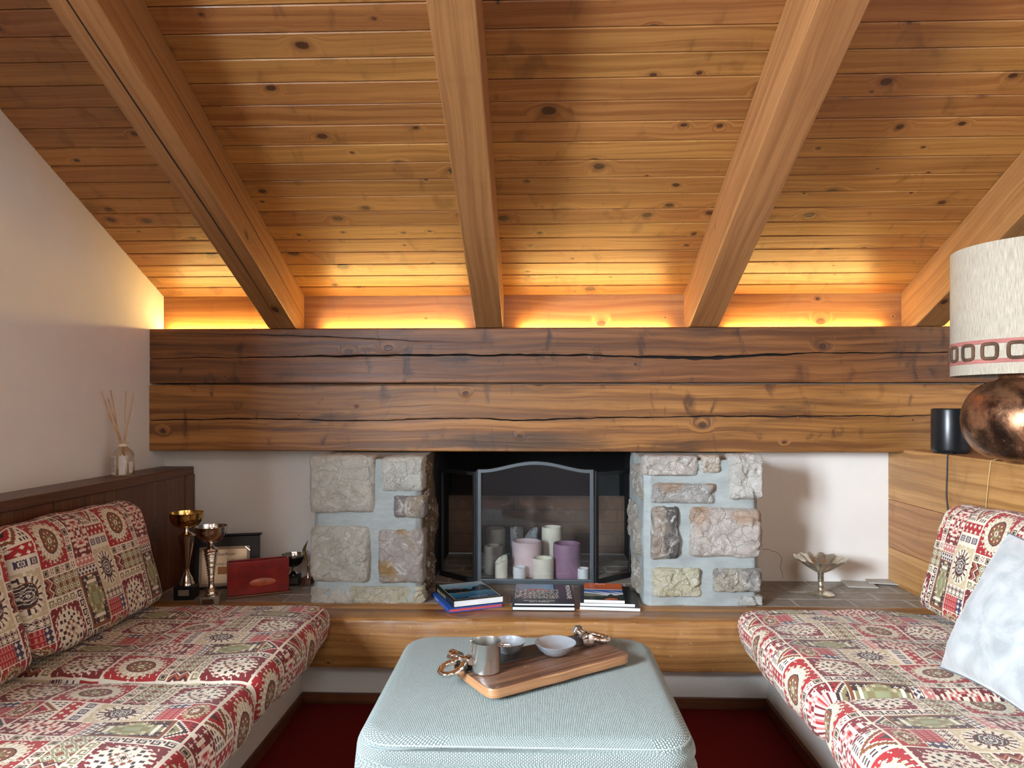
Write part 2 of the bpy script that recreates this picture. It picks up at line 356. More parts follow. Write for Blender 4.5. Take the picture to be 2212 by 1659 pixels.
m, nt, b = newmat('woven_kilim'); M_kilim = m
kc = nd(nt, 'Attribute', attribute_name='kilim').outputs['Color']
tc = nd(nt, 'TexCoord').outputs['Object']
n1 = nd(nt, 'TexNoise', {'Vector': tc, 'Scale': 600.0, 'Detail': 2.0}).outputs[0]
n2 = nd(nt, 'TexNoise', {'Vector': tc, 'Scale': 6.0, 'Detail': 3.0}).outputs[0]
c = nd(nt, 'HueSaturation', {'Color': kc, 'Value': mth(nt, 'MULTIPLY', ss(nt, n1, .3, .7, .86, 1.1), ss(nt, n2, .3, .7, .94, 1.05))}).outputs[0]
put(nt, b, color=c, rough=.8, spec=.25, sheen=.12, normal=bump(nt, n1, .35, .002))

m, nt, b = newmat('mint_weave'); M_weave = m
uv = nd(nt, 'UVMap', uv_map='UVMap').outputs[0]
wn = nd(nt, 'TexNoise', {'Vector': uv, 'Scale': 30.0, 'Detail': 2.0})
uvw = nd(nt, 'VectorMath', {0: uv, 1: nd(nt, 'VectorMath', {0: wn.outputs['Color'], 'Scale': .0022}, operation='SCALE').outputs[0]}, operation='ADD').outputs[0]
sw = nd(nt, 'SeparateXYZ', {0: uvw}); uvw = nd(nt, 'CombineXYZ', {0: sw.outputs[1], 1: sw.outputs[0]}).outputs[0]
br = nd(nt, 'TexBrick', {'Vector': uvw, 'Color1': (1, 1, 1, 1), 'Color2': (.9, .9, .9, 1), 'Mortar': (0, 0, 0, 1), 'Scale': 1.0, 'Mortar Size': .0012, 'Mortar Smooth': .7,
        'Brick Width': .0060, 'Row Height': .0040})
s2 = nd(nt, 'TexNoise', {'Vector': uv, 'Scale': 380.0, 'Detail': 3.0}).outputs[0]
ll = mth(nt, 'MULTIPLY', br.outputs[0], ss(nt, s2, .2, .8, .8, 1.1), clamp=True)
c = mix(nt, ll, (.10, .145, .14), (.49, .555, .53))
put(nt, b, color=c, rough=.9, sheen=.15, spec=.2, normal=bump(nt, ll, .8, .0025))

m, nt, b = newmat('white_velvet'); M_velvet = m
tc = nd(nt, 'TexCoord').outputs['Object']
n1 = nd(nt, 'TexNoise', {'Vector': tc, 'Scale': 9.0, 'Detail': 7.0, 'Roughness': .6, 'Distortion': 1.2}).outputs[0]
n2 = nd(nt, 'TexNoise', {'Vector': tc, 'Scale': 260.0, 'Detail': 3.0}).outputs[0]
c = mix(nt, ss(nt, n1, .32, .68), (.24, .26, .265), (.39, .405, .405))
put(nt, b, color=c, rough=.75, sheen=.5, normal=bump(nt, mth(nt, 'ADD', n1, mth(nt, 'MULTIPLY', n2, .15)), .35, .006))

m, nt, b = newmat('slub_linen'); M_linen = m
uv = nd(nt, 'UVMap', uv_map='UVMap').outputs[0]; sp = nd(nt, 'SeparateXYZ', {0: uv})
n1 = nd(nt, 'TexNoise', {'Vector': nd(nt, 'CombineXYZ', {0: mth(nt, 'MULTIPLY', sp.outputs[0], 420.0), 1: mth(nt, 'MULTIPLY', sp.outputs[1], 22.0)}).outputs[0], 'Scale': 1.0, 'Detail': 4.0, 'Roughness': .7}).outputs[0]
n2 = nd(nt, 'TexNoise', {'Vector': nd(nt, 'CombineXYZ', {0: mth(nt, 'MULTIPLY', sp.outputs[0], 60.0), 1: mth(nt, 'MULTIPLY', sp.outputs[1], 500.0)}).outputs[0], 'Scale': 1.0, 'Detail': 3.0}).outputs[0]
c = mix(nt, ss(nt, n1, .35, .65), (.28, .24, .18), (.43, .38, .30)); c = mix(nt, ss(nt, n2, .55, .75, 0, .4), c, (.45, .38, .28))
put(nt, b, color=c, rough=.9, normal=bump(nt, n1, .3, .002))
M_pink = simple('rose_braid', (.34, .12, .10), .8, vary=.15, bump_scale=200, bump_s=.4)
M_brownb = simple('brown_braid', (.085, .04, .02), .85, vary=.4, bump_scale=260, bump_s=.6)

m, nt, b = newmat('hammered_copper'); M_copper = m
tc = nd(nt, 'TexCoord').outputs['Object']
n1 = nd(nt, 'TexNoise', {'Vector': tc, 'Scale': 7.0, 'Detail': 9.0, 'Roughness': .68, 'Distortion': .9}).outputs[0]
n2 = nd(nt, 'TexNoise', {'Vector': tc, 'Scale': 26.0, 'Detail': 8.0, 'Roughness': .75}).outputs[0]
c = mix(nt, ss(nt, n1, .38, .62), (.035, .018, .012), (.36, .17, .085)); c = mix(nt, ss(nt, n2, .55, .72, 0, .5), c, (.55, .33, .2))
put(nt, b, color=c, rough=ss(nt, n2, .3, .7, .18, .42), metal=.75, normal=bump(nt, n2, .25, .004))

def wax(name, c): return simple(name, c, .5, vary=.08, bump_scale=25, bump_s=.25, sub=.12, subs=.02)
M_wax = {k: wax(k+'_wax', v) for k, v in dict(ivory=(.90, .87, .72), white=(.90, .93, .93), pink=(.78, .62, .64), purple=(.33, .19, .29), grey=(.30, .28, .23)).items()}  # grey: shade on the back candles put into the wax colour
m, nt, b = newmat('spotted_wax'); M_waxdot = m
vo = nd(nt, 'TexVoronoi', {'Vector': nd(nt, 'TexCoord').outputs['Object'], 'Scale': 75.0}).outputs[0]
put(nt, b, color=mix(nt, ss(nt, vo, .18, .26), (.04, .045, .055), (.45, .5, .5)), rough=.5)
M_wick = simple('burnt_wick', (.02, .015, .012), .9)

def thin_glass(name, tint=(1, 1, 1), gl=.02):
    m = bpy.data.materials.new(name); m.use_nodes = True; nt = m.node_tree; nt.nodes.clear()
    out = nd(nt, 'OutputMaterial'); tr = nd(nt, 'BsdfTransparent', {0: tuple(tint)+(1,)}); g = nd(nt, 'BsdfGlossy', {'Color': (1, 1, 1, 1), 'Roughness': gl})
    fr = nd(nt, 'Fresnel', {0: mth(nt, 'MULTIPLY_ADD', nd(nt, 'NewGeometry').outputs['Backfacing'], 1/1.5-1.5, 1.5)}); mx = nd(nt, 'MixShader', {0: mth(nt, 'MULTIPLY', fr.outputs[0], 1.5), 1: tr.outputs[0], 2: g.outputs[0]})
    nt.links.new(mx.outputs[0], out.inputs[0]); return m
M_glass = thin_glass('clear_glass', (.96, .97, .98))
M_bottle = thin_glass('bottle_glass', (.96, .94, .90))
m = bpy.data.materials.new('fine_wire_mesh'); m.use_nodes = True; nt = m.node_tree; M_mesh = m
b = nt.nodes['Principled BSDF']; uv = nd(nt, 'UVMap', uv_map='UVMap').outputs[0]; sp = nd(nt, 'SeparateXYZ', {0: uv})
ax = mth(nt, 'ABSOLUTE', mth(nt, 'SINE', mth(nt, 'MULTIPLY', mth(nt, 'ADD', sp.outputs[0], sp.outputs[1]), PI/.0032)))
ay = mth(nt, 'ABSOLUTE', mth(nt, 'SINE', mth(nt, 'MULTIPLY', mth(nt, 'SUBTRACT', sp.outputs[0], sp.outputs[1]), PI/.0032)))
al = mth(nt, 'LESS_THAN', mth(nt, 'MINIMUM', ax, ay), .17)
put(nt, b, color=(.05, .06, .07), metal=.4, rough=.5, alpha=al)
m, nt, b = newmat('firebrick'); M_fire = m
tc = nd(nt, 'TexCoord').outputs['Object']
bk = nd(nt, 'TexBrick', {'Vector': nd(nt, 'Mapping', {0: tc, 2: (PI/2, 0, 0)}).outputs[0], 'Color1': (.20, .125, .085, 1), 'Color2': (.25, .16, .11, 1), 'Mortar': (.15, .11, .085, 1), 'Scale': 1.0, 'Mortar Size': .003, 'Brick Width': .22, 'Row Height': .065})
blotch = nd(nt, 'TexNoise', {'Vector': tc, 'Scale': 5.0, 'Detail': 5.0}).outputs[0]
sz = nd(nt, 'SeparateXYZ', {0: tc}).outputs[2]
c = mix(nt, mth(nt, 'ADD', ss(nt, sz, .655, .665), mth(nt, 'MULTIPLY', ss(nt, blotch, .35, .6), .35), clamp=True), bk.outputs[0], (.004, .004, .005))  # black above a level line, brick with darker blotches below
put(nt, b, color=c, rough=.95)
def emis(name, c, s):
    m, nt, b = newmat(name); put(nt, b, color=(0, 0, 0), emit=c, emit_s=s); return m
M_led = emis('warm_led', (1.0, .68, .22), 125.0)

# ---------------------------------------------------------------- colour-cell grids (woven or printed patterns, one colour per cell)
def colour_mesh(name, V, quads, cols, attr, mat, parent=None, smooth=True, uv=None):
    me = bpy.data.meshes.new(name)
    nv, nq = len(V), len(quads)
    me.vertices.add(nv); me.vertices.foreach_set('co', np.asarray(V, dtype=np.float32).ravel())
    me.loops.add(nq*4); me.loops.foreach_set('vertex_index', np.asarray(quads, dtype=np.int32).ravel())
    me.polygons.add(nq); me.polygons.foreach_set('loop_start', np.arange(0, nq*4, 4, dtype=np.int32))
    me.update(calc_edges=True)
    a = me.attributes.new(attr, 'BYTE_COLOR', 'CORNER')
    c4 = np.ones((nq, 4), dtype=np.float32); c4[:, :3] = cols
    a.data.foreach_set('color', np.repeat(c4, 4, axis=0).ravel())
    me.materials.append(mat)
    if smooth: me.polygons.foreach_set('use_smooth', np.ones(nq, dtype=bool))
    o = bpy.data.objects.new(name, me); col.objects.link(o)
    if parent is not None: o.parent = parent
    return o
def attr_mat(name, attr, rough):
    m, nt, b = newmat(name); put(nt, b, color=nd(nt, 'Attribute', attribute_name=attr).outputs['Color'], rough=rough); return m
M_print = attr_mat('printed_cover', 'print', .22)
def print_grid(name, parent, org, ex, ey, w, h, nx, ny, fn):
    """printed picture: a flat grid w x h at org along ex, ey; fn(x[0..1], y[0..1]) -> rgb arrays"""
    org, ex, ey = np.array(org), np.array(ex), np.array(ey)
    i, j = np.meshgrid(np.arange(nx+1), np.arange(ny+1)); V = org+(i[..., None]/nx*w)*ex+(j[..., None]/ny*h)*ey
    ii, jj = np.meshgrid(np.arange(nx), np.arange(ny)); a = jj*(nx+1)+ii
    q = np.stack([a, a+1, a+nx+2, a+nx+1], -1).reshape(-1, 4)
    x, y = (ii+.5)/nx, (jj+.5)/ny
    return colour_mesh(name, V.reshape(-1, 3), q, fn(x, y).reshape(-1, 3), 'print', M_print, parent, smooth=False)

# ---------------------------------------------------------------- the kilim pattern: one repeat of 132 x 168 woven cells
CELL = .0025
C_ = dict(c=(.70, .62, .49), r=(.34, .024, .026), m=(.17, .024, .026), k=(.055, .03, .028), b=(.20, .07, .03), o=(.23, .19, .09), g=(.28, .29, .16),
          p=(.50, .18, .16), n=(.055, .045, .085), t=(.52, .42, .26), u=(.42, .15, .06), s=(.40, .41, .42))
def ck(ch): return np.array(C_[ch])
def bm(rows): return np.array([[c for c in r] for r in rows])
KEY = bm(['............', '.oooooooo...', '.oooooooo...', '.oo....oo...', '.oo....oo...', '.oo.oo.oo.oo', '.oo.oooo..oo', '.oo.......oo', '.oooooooooo.', '............'])
CROSS = bm(['.....', '..#..', '.###.', '..#..', '.....'])
GEAR = bm(['#.#.#.#.#', '#########', '##.....##', '##.###.##', '##.#.#.##', '##.###.##', '##.....##', '#########', '#.#.#.#.#'])
def kilim():
    W, H = 132, 168
    A = np.zeros((H, W, 3)); A[:] = ck('c')
    def rect(x0, y0, x1, y1, ch): A[y0:y1, x0:x1] = ck(ch)
    def reg(x0, y0, x1, y1):
        y, x = np.mgrid[y0:y1, x0:x1]; return A[y0:y1, x0:x1], x-x0, y-y0, x1-x0, y1-y0
    def put_(R, mask, ch): R[mask] = ck(ch)
    def crosses(x0, y0, x1, y1, bg, fg, px=7, py=7, stag=True):
        R, x, y, w, h = reg(x0, y0, x1, y1); R[:] = ck(bg)
        xx = (x+(y//py % 2)*(px//2)*stag) % px-px//2; yy = y % py-py//2
        put_(R, ((abs(xx) <= 2) & (yy == 0)) | ((abs(yy) <= 2) & (xx == 0)) | ((abs(xx) <= 1) & (abs(yy) <= 1)), fg)
    def medal(x0, y0, x1, y1, bg, ring, core, rim, kind):
        R, x, y, w, h = reg(x0, y0, x1, y1); R[:] = ck(bg)
        put_(R, ((x+2*(y//2)) % 9 < 2) & ((y % 7) < 2), 'c')
        dx = (x-w/2+.5)/(w*.47); dy = (y-h/2+.5)/(h*.46); r = np.hypot(dx, dy); a = np.arctan2(dy, dx)
        tooth = .07*np.sign(np.sin(a*20))
        put_(R, r < .93+tooth, ring)
        if kind == 'sun':
            put_(R, (r < .92) & (r > .60) & (np.sin(a*20) > .55), 't' if ring == 'c' else 'b')
            put_(R, r < .57, 'k'); put_(R, r < .52, core); put_(R, (abs(r-.93-tooth) < .022), 'b')
            put_(R, (r < .46) & (r > .28) & (np.sin(a*9) > .6) & (np.sin(r*40) > 0), 'c')
            put_(R, r < .24+.05*np.sign(np.sin(a*6)), rim); put_(R, r < .12, 'c'); put_(R, r < .06, core)
        elif kind == 'dark':
            put_(R, (r < .9) & (r > .62) & (np.sin(a*16) > .5), 'k')
            put_(R, r < .60, 'b'); put_(R, r < .55, core)
            L = np.maximum(abs(x-w//2), abs(y-h//2))+np.minimum(abs(x-w//2), abs(y-h//2))//2
            put_(R, (r < .5) & (L % 4 == 1), 'c'); put_(R, (r < .42) & ((x+y) % 6 == 0), 's')
        else:
            put_(R, r < .9, 'c'); put_(R, (r < .93) & (r > .84) & (np.sin(a*18) > .2), 'm')
            gx, gy = (x-w//2) // 4, (y-h//2)//4
            for kk in range(24):
                rr_, aa = ((.70, .52)[kk % 2]), kk*PI/12+.13
                if kk % 2 and kk % 4 == 1: continue
                qx, qy = w/2+math.cos(aa)*rr_*w*.47, h/2+math.sin(aa)*rr_*h*.46
                put_(R, (abs(x-qx) < 1.8) & (abs(y-qy) < 1.8), 'k')
            L = abs(gx)+abs(gy)
            put_(R, (L <= 3) & (r < .42), 'b'); put_(R, (L <= 2), 'c'); put_(R, (L <= 1) & ((x+y) % 2 == 0), 'b'); put_(R, (L == 0), 'k')
    def diamond(x0, y0, x1, y1, bg, cols, step=3, corner=None):
        R, x, y, w, h = reg(x0, y0, x1, y1); R[:] = ck(bg)
        if corner:
            xx = x % 8-4; yy = y % 8-4
            put_(R, ((abs(xx) <= 2) & (yy == 0)) | ((abs(yy) <= 2) & (xx == 0)), corner)
        sx, sy = (abs(x-w/2+.5)//step)*step, (abs(y-h/2+.5)//step)*step
        d = sx/(w/2)+sy/(h/2)
        n = len(cols)
        for i, ch in enumerate(cols):
            put_(R, d < .97*(1-i/n), ch)
    def lozenge(x0, y0, x1, y1, bg, cols='ogck', s=12):
        R, x, y, w, h = reg(x0, y0, x1, y1); R[:] = ck(bg)
        d = abs((x % s)-s/2+.5)+abs((y % s)-s/2+.5)
        for t, ch in zip((s*.52, s*.42, s*.28, s*.14), cols): put_(R, d < t, ch)
        put_(R, (d > s*.52) & (d < s*.6), 'c')
    def zig(x0, y0, x1, y1, bg, vert=True):
        R, x, y, w, h = reg(x0, y0, x1, y1); R[:] = ck(bg)
        p, q = (y, x) if vert else (x, y)
        d = (q+abs(p % 12-6)) % 11
        put_(R, d < 2, 'c'); put_(R, (d >= 3) & (d < 5), 'k'); put_(R, (d >= 7) & (d < 9), 'u')
    def combs(x0, y0, x1, y1, bg, fg, lines='h'):
        R, x, y, w, h = reg(x0, y0, x1, y1); R[:] = ck(bg)
        put_(R, ((x % 4) < 2) & ((y % 8) < 5), fg); put_(R, (y % 8) == 5, fg)
    def tri(x0, y0, x1, y1, bg, f1, f2):
        R, x, y, w, h = reg(x0, y0, x1, y1); R[:] = ck(bg)
        d = abs(x-w/2+.5)/(w/2)+(y//2*2)/h
        put_(R, d < .98, 'c'); put_(R, d < .88, f1); put_(R, (d < .62), 'c'); put_(R, d < .52, f2); put_(R, d < .2, 'k')
        put_(R, (d > 1.05) & ((x % 4) < 2) & ((y % 6) < 4), 'k')
    def squares(x0, y0, x1, y1, s=10):
        R, x, y, w, h = reg(x0, y0, x1, y1); R[:] = ck('c')
        k = x//s if w > h else y//s
        L = np.maximum(abs((x % s)-s/2+.5), abs((y % s)-s/2+.5)) if w > h else np.maximum(abs((x % s)-s/2+.5), abs((y % s)-s/2+.5))
        e = k % 2 == 0
        put_(R, e & (L < 4.2), 'k'); put_(R, e & (L < 3), 't'); put_(R, e & (L < 1.6), 'k')
        xx, yy = (x % s), (y % s)
        put_(R, ~e & ((xx+yy) % 4 < 2) & (xx % 3 < 2) & (L < 4.2), 'm')
    def tile(bmp, x0, y0, x1, y1, bg, mp):
        R, x, y, w, h = reg(x0, y0, x1, y1); R[:] = ck(bg); t = bmp[y % bmp.shape[0], x % bmp.shape[1]]
        for k, v in mp.items(): put_(R, t == k, v)
    # columns of blocks
    medal(1, 1, 51, 61, 'r', 'c', 'b', 'o', 'sun')
    squares(1, 62, 61, 72); squares(51, 1, 61, 62)
    diamond(62, 1, 94, 61, 'm', 'cmcpcrpcmc', 3, 'c')
    crosses(62, 62, 94, 72, 'p', 'c')
    tri(95, 1, 131, 25, 'c', 'b', 'r'); crosses(95, 26, 131, 39, 'r', 'c', 9, 7); rect(95, 40, 131, 56, 'c')
    for gx in (97, 109, 121): tile(GEAR, gx, 43, gx+9, 52, 'c', {'#': 'n'})
    medal(95, 57, 131, 111, 't', 'c', 'k', 'n', 'dark')
    zig(1, 73, 15, 96, 'm'); lozenge(15, 73, 61, 97, 'b')
    tile(KEY, 1, 98, 49, 108, 'c', {'o': 'o'})
    medal(1, 109, 49, 166, 'm', 'c', 'k', 'c', 'check'); tile(KEY.T, 50, 98, 60, 166, 'c', {'o': 'k'})
    rect(61, 73, 94, 150, 'b'); crosses(62, 74, 94, 84, 'c', 'n', 6, 5); diamond(64, 86, 92, 146, 'k', 'cotcgocogg', 4, 'c')
    tri(62, 151, 94, 167, 'r', 'k', 'o')
    lozenge(95, 112, 131, 124, 'c', 'kckm', 8); combs(95, 125, 120, 145, 'r', 'p'); crosses(120, 125, 131, 145, 'n', 'c', 7, 7, False)
    medal(95, 146, 131, 167, 'r', 't', 'b', 'c', 'sun')
    return A
KIL = kilim()

def rounded_poly(pts, radii, seg=8):
    out = []; n = len(pts)
    for i in range(n):
        p = np.array(pts[i]); a = np.array(pts[i-1])-p; b_ = np.array(pts[(i+1) % n])-p
        la, lb = np.linalg.norm(a), np.linalg.norm(b_); a /= la; b_ /= lb; r = min(radii[i], .48*la, .48*lb)
        for k in range(seg+1):
            t = k/seg; out.append((p+a*r)*(1-t)**2+2*p*t*(1-t)+(p+b_*r)*t*t)
    return np.array(out)
def cushion(name, label, group, prof, radii, vis, y0, y1, off=(0, 0), seed=0, endr=.045, puff=.012, parent=None, flipv=False, flipu=False):
    """extruded along Y. prof: polygon in XZ; vis: fraction range of the outline (in corners) woven at full fineness"""
    poly = rounded_poly(prof, radii)
    poly = np.vstack([poly, poly[:1]]); d = np.r_[0, np.cumsum(np.hypot(*np.diff(poly, axis=0).T))]; L = d[-1]
    seg9 = 9; s0, s1 = d[vis[0]*seg9], d[min(vis[1]*seg9+8, len(d)-1)]
    s = list(np.arange(s0, s1, CELL)); s += list(np.linspace(s1, L+s0, int((L-s1+s0)/.02)+2))[:-1]
    s = np.array(s); sm = s % L
    X = np.interp(sm, d, poly[:, 0]); Z = np.interp(sm, d, poly[:, 1]); n = len(s)
    tx = np.roll(X, -1)-np.roll(X, 1); tz = np.roll(Z, -1)-np.roll(Z, 1); l = np.hypot(tx, tz); nx, nz = tz/l, -tx/l
    cx, cz = X.mean(), Z.mean()
    if np.mean(nx*(X-cx)+nz*(Z-cz)) < 0: nx, nz = -nx, -nz
    for _ in range(12): nx = (np.roll(nx, 1)+nx+np.roll(nx, -1))/3; nz = (np.roll(nz, 1)+nz+np.roll(nz, -1))/3
    ys = np.arange(y0, y1+1e-6, CELL); m = len(ys); Ly = y1-y0
    t = np.minimum(ys-y0, y1-ys); ins = np.where(t < endr, endr-np.sqrt(np.maximum(0, endr**2-(endr-t)**2)), 0)
    rs = np.random.RandomState(seed); bulge = puff*np.sin(np.clip((ys-y0)/Ly, 0, 1)*PI)**.5
    S, Yg = np.meshgrid(s, ys)
    ph = rs.rand(8)*6
    wr = .0035*np.sin(S*9+Yg*5+ph[0])+.003*np.sin(S*17-Yg*11+ph[1])+.0022*np.sin(Yg*31+S*6+ph[2])+.004*np.sin(Yg*7+ph[3])*np.sin(S*5+ph[4])
    edge = np.exp(-t/.03)[:, None]; wr = wr+edge*.003*np.sin(S*75+ph[5]+2*np.sin(S*20))
    D = (bulge-ins)[:, None]+wr*(1-.6*edge)
    V = np.stack([X+nx*D, Yg, Z+nz*D], -1)
    a = np.arange(m-1)[:, None]*n+np.arange(n)[None]; b_ = np.arange(m-1)[:, None]*n+(np.arange(n)[None]+1) % n
    q = np.stack([a, b_, b_+n, a+n], -1).reshape(-1, 4)
    sc_ = s+np.r_[np.diff(s), .02]/2
    ci = (np.floor(sc_/CELL).astype(int)+off[1]) % KIL.shape[0]
    if flipv: ci = KIL.shape[0]-1-ci
    ri = ((-1 if flipu else 1)*np.floor(ys[:-1]/CELL).astype(int)+off[0]) % KIL.shape[1]
    cols = KIL[ci[None, :].repeat(m-1, 0), ri[:, None].repeat(n, 1)].reshape(-1, 3)
    V = V.reshape(-1, 3)
    # rounded end caps, shrinking rings
    for base, yy, sg in ((0, y0, -1), ((m-1)*n, y1, 1)):
        ring = V[base:base+n]; c = ring.mean(0); prev = np.arange(base, base+n)
        for k, f in enumerate((.8, .5, .02)):
            new = c+(ring-c)*f; new[:, 1] = yy+sg*(.006, .011, .013)[k]
            st = len(V); V = np.vstack([V, new]); cur = np.arange(st, st+n)
            if sg < 0: qq = np.stack([prev, cur, np.roll(cur, -1), np.roll(prev, -1)], -1)
            else: qq = np.stack([prev, np.roll(prev, -1), np.roll(cur, -1), cur], -1)
            q = np.vstack([q, qq]); cc = KIL[ci, (40+k*9) % 132]; cols = np.vstack([cols, cc]); prev = cur
    o = colour_mesh(name, V, q, cols, 'kilim', M_kilim)
    # make normals point outwards
    bmx = None
    nrm = o.data.polygons[0].normal; c0 = o.data.polygons[0].center
    mid = len(q)//4
    pm = o.data.polygons[(m//2)*n+10]
    if (pm.normal.x*(pm.center.x-cx)+pm.normal.z*(pm.center.z-cz)) < 0: o.data.flip_normals()
    return tag(o, label, 'cushion', group)

# ---------------------------------------------------------------- the room
def struct(o): o['kind'] = 'structure'; return o
XR = 2.95; YREAR = -2.3
mb = MB(); mb.box(XL-.1, XR, .3, 3.3, -.05, 0); struct(mb.build('floor', M_carpet))
mb = MB(); mb.box(XL-.1, XR, YREAR-.1, .3, -.05, -.002); struct(mb.build('floor_rear', M_dark))  # unseen wood floor added so the screen glass reflects brown
def zroof(y): return zc(y) if y >= YR else zc(YR)-(YR-y)*SL
def wall_poly(m, x, y0, y1, z0, z1=None, th=.2, sgn=-1):
    """upright strip of a side wall from y0 to y1; z1 None = up to the roof"""
    t0, t1 = (zroof(y0)+.05, zroof(y1)+.05) if z1 is None else (z1, z1)
    xa, xb = (x-th, x) if sgn < 0 else (x, x+th)
    m.hexa([(xa, y0, z0), (xb, y0, z0), (xb, y1, z0), (xa, y1, z0), (xa, y0, t0), (xb, y0, t0), (xb, y1, t1), (xa, y1, t1)], 1)
mb = MB()
wall_poly(mb, XL, .35, YW+.1, 0); wall_poly(mb, XL, YR, .35, 0, 1.0); wall_poly(mb, XL, YR, .35, 2.05); wall_poly(mb, XL, -.85, YR, 0, 1.0); wall_poly(mb, XL, -.85, YR, 2.05); wall_poly(mb, XL, YREAR-.1, -.85, 0)
struct(mb.build('wall_left', M_wall))
mb = MB(); wall_poly(mb, XR, YR, YW+.1, 0, sgn=1); wall_poly(mb, XR, YREAR-.1, YR, 0, sgn=1); struct(mb.build('wall_right', M_wall))
# back wall with the fireplace opening
mb = MB(); mb.box(XL, -.50, YW, YW+.1, 0, 1.65); mb.box(.50, XR, YW, YW+.1, 0, 1.65); mb.box(-.50, .50, YW, YW+.1, .99, 1.65); mb.box(-.50, .50, YW, YW+.1, 0, .30)
wb = struct(mb.build('wall_back', M_wall))
pc = [(1646, 1186), (1662, 1187), (1668, 1191), (1676, 1192), (1682, 1196), (1689, 1206), (1687, 1216), (1685, 1226), (1689, 1235), (1691, 1248)]
mb = MB(); mb.tube([P(a, c, Y=YW+.0003) for a, c in pc], .0011, 6); mb.build('crack', simple('plaster_crack', (.2, .16, .12), .9), wb)
mb = MB(); mb.box(XL, XR, YREAR-.1, YREAR, 0, .35); mb.box(XL, -1.25, YREAR-.1, YREAR, .35, 2.6); mb.box(.15, .85, YREAR-.1, YREAR, .35, 2.6); mb.box(2.15, XR, YREAR-.1, YREAR, .35, 2.6)
mb.box(-1.25, .15, YREAR-.1, YREAR, 2.25, 2.6); mb.box(.85, 2.15, YREAR-.1, YREAR, 2.2, 2.6); mb.box(.85, 2.15, YREAR-.1, YREAR, .35, .9)
M_rear = wood('rear_boarding', (.30, .12, .04), (.2, .07, .02), rough=.4)
struct(mb.build('wall_rear', M_rear))
# ceiling boards running across
rng = random.Random(3)
mb = MB(); pw = .0771; hyp = math.hypot(1, SL); ny, nz_ = -SL/hyp, -1/hyp      # outward (downward) normal of the slope
def board(m, ya, yb, x0, x1, dz=0.0, slope=SL, zf=zc):
    bid = rng.random()*10; g = .0012; ch = .0026; dep = .006
    n2, n3 = -slope/math.hypot(1, slope), -1/math.hypot(1, slope)
    pr = [(ya+g, -dep), (ya+g, -ch*.9), (ya+g+ch, 0), (yb-g-ch, 0), (yb-g, -ch*.9), (yb-g, -dep)]
    pts = [(y+n2*(d+dz), zf(y)+n3*(d+dz)) for y, d in pr]
    for i in range(5):
        (y_a, z_a), (y_b, z_b) = pts[i], pts[i+1]; n = len(m.v)
        m.v += [(x0, y_a, z_a), (x1, y_a, z_a), (x1, y_b, z_b), (x0, y_b, z_b)]
        h = [(y-YW)*hyp for y in (y_a, y_b)]
        m.face([n, n+1, n+2, n+3], [(x0, h[0]), (x1, h[0]), (x1, h[1]), (x0, h[1])], 0, bid)
y = YW
while y > YR:
    ya = max(y-pw, YR)
    cuts = [XL-.02, XR]
    if rng.random() < .3: cuts.insert(1, rng.choice([-.2, .74, 1.7])+rng.uniform(-.01, .01))
    for a, c in zip(cuts, cuts[1:]): board(mb, ya, y, a, c-(.001 if c != XR else 0), rng.uniform(-.0006, .0006))
    y = ya
mb.hexa([(XL-.1, YR, zc(YR)+.008), (XR, YR, zc(YR)+.008), (XR, YW+.1, zc(YW+.1)+.008), (XL-.1, YW+.1, zc(YW+.1)+.008), (XL-.1, YR, zc(YR)+.06), (XR, YR, zc(YR)+.06), (XR, YW+.1, zc(YW+.1)+.06), (XL-.1, YW+.1, zc(YW+.1)+.06)], 0)
ro = mb.build('ceiling', M_ceil); struct(ro)
mb = MB(); zb = zc(YR)
mb.hexa([(XL-.1, YREAR-.1, zroof(YREAR-.1)), (XR, YREAR-.1, zroof(YREAR-.1)), (XR, YR, zb), (XL-.1, YR, zb), (XL-.1, YREAR-.1, zroof(YREAR-.1)+.06), (XR, YREAR-.1, zroof(YREAR-.1)+.06), (XR, YR, zb+.06), (XL-.1, YR, zb+.06)], 0)
struct(mb.build('ceiling_rear', M_ceil))
# frieze between the rafter feet, small trim under the boards
mb = MB(); mb.box(XL, XR, YW-.012, YW+.0, 1.47, ZF+.004, 0); struct(mb.build('trim_1', M_friez))
# side window and rear windows: frames and mullions
def window(name, c, w, h, along):
    m = MB(); t, d = .06, .07
    for a0, a1, z0, z1 in ((-w/2, w/2, -h/2, -h/2+t), (-w/2, w/2, h/2-t, h/2), (-w/2, -w/2+t, -h/2, h/2), (w/2-t, w/2, -h/2, h/2), (-.03, .03, -h/2, h/2)):
        if along == 'y': m.box(c[0]-d/2, c[0]+d/2, c[1]+a0, c[1]+a1, c[2]+z0, c[2]+z1, 2)
        else: m.box(c[0]+a0, c[0]+a1, c[1]-d/2, c[1]+d/2, c[2]+z0, c[2]+z1, 2)
    struct(m.build(name, M_raft, bevel=.004))
window('window_1', (XL-.15, -.25, 1.525), 1.2, 1.05, 'y')
window('window_2', (-.55, YREAR-.02, 1.3), 1.4, 1.9, 'x')
window('window_3', (1.5, YREAR-.02, 1.55), 1.3, 1.3, 'x')

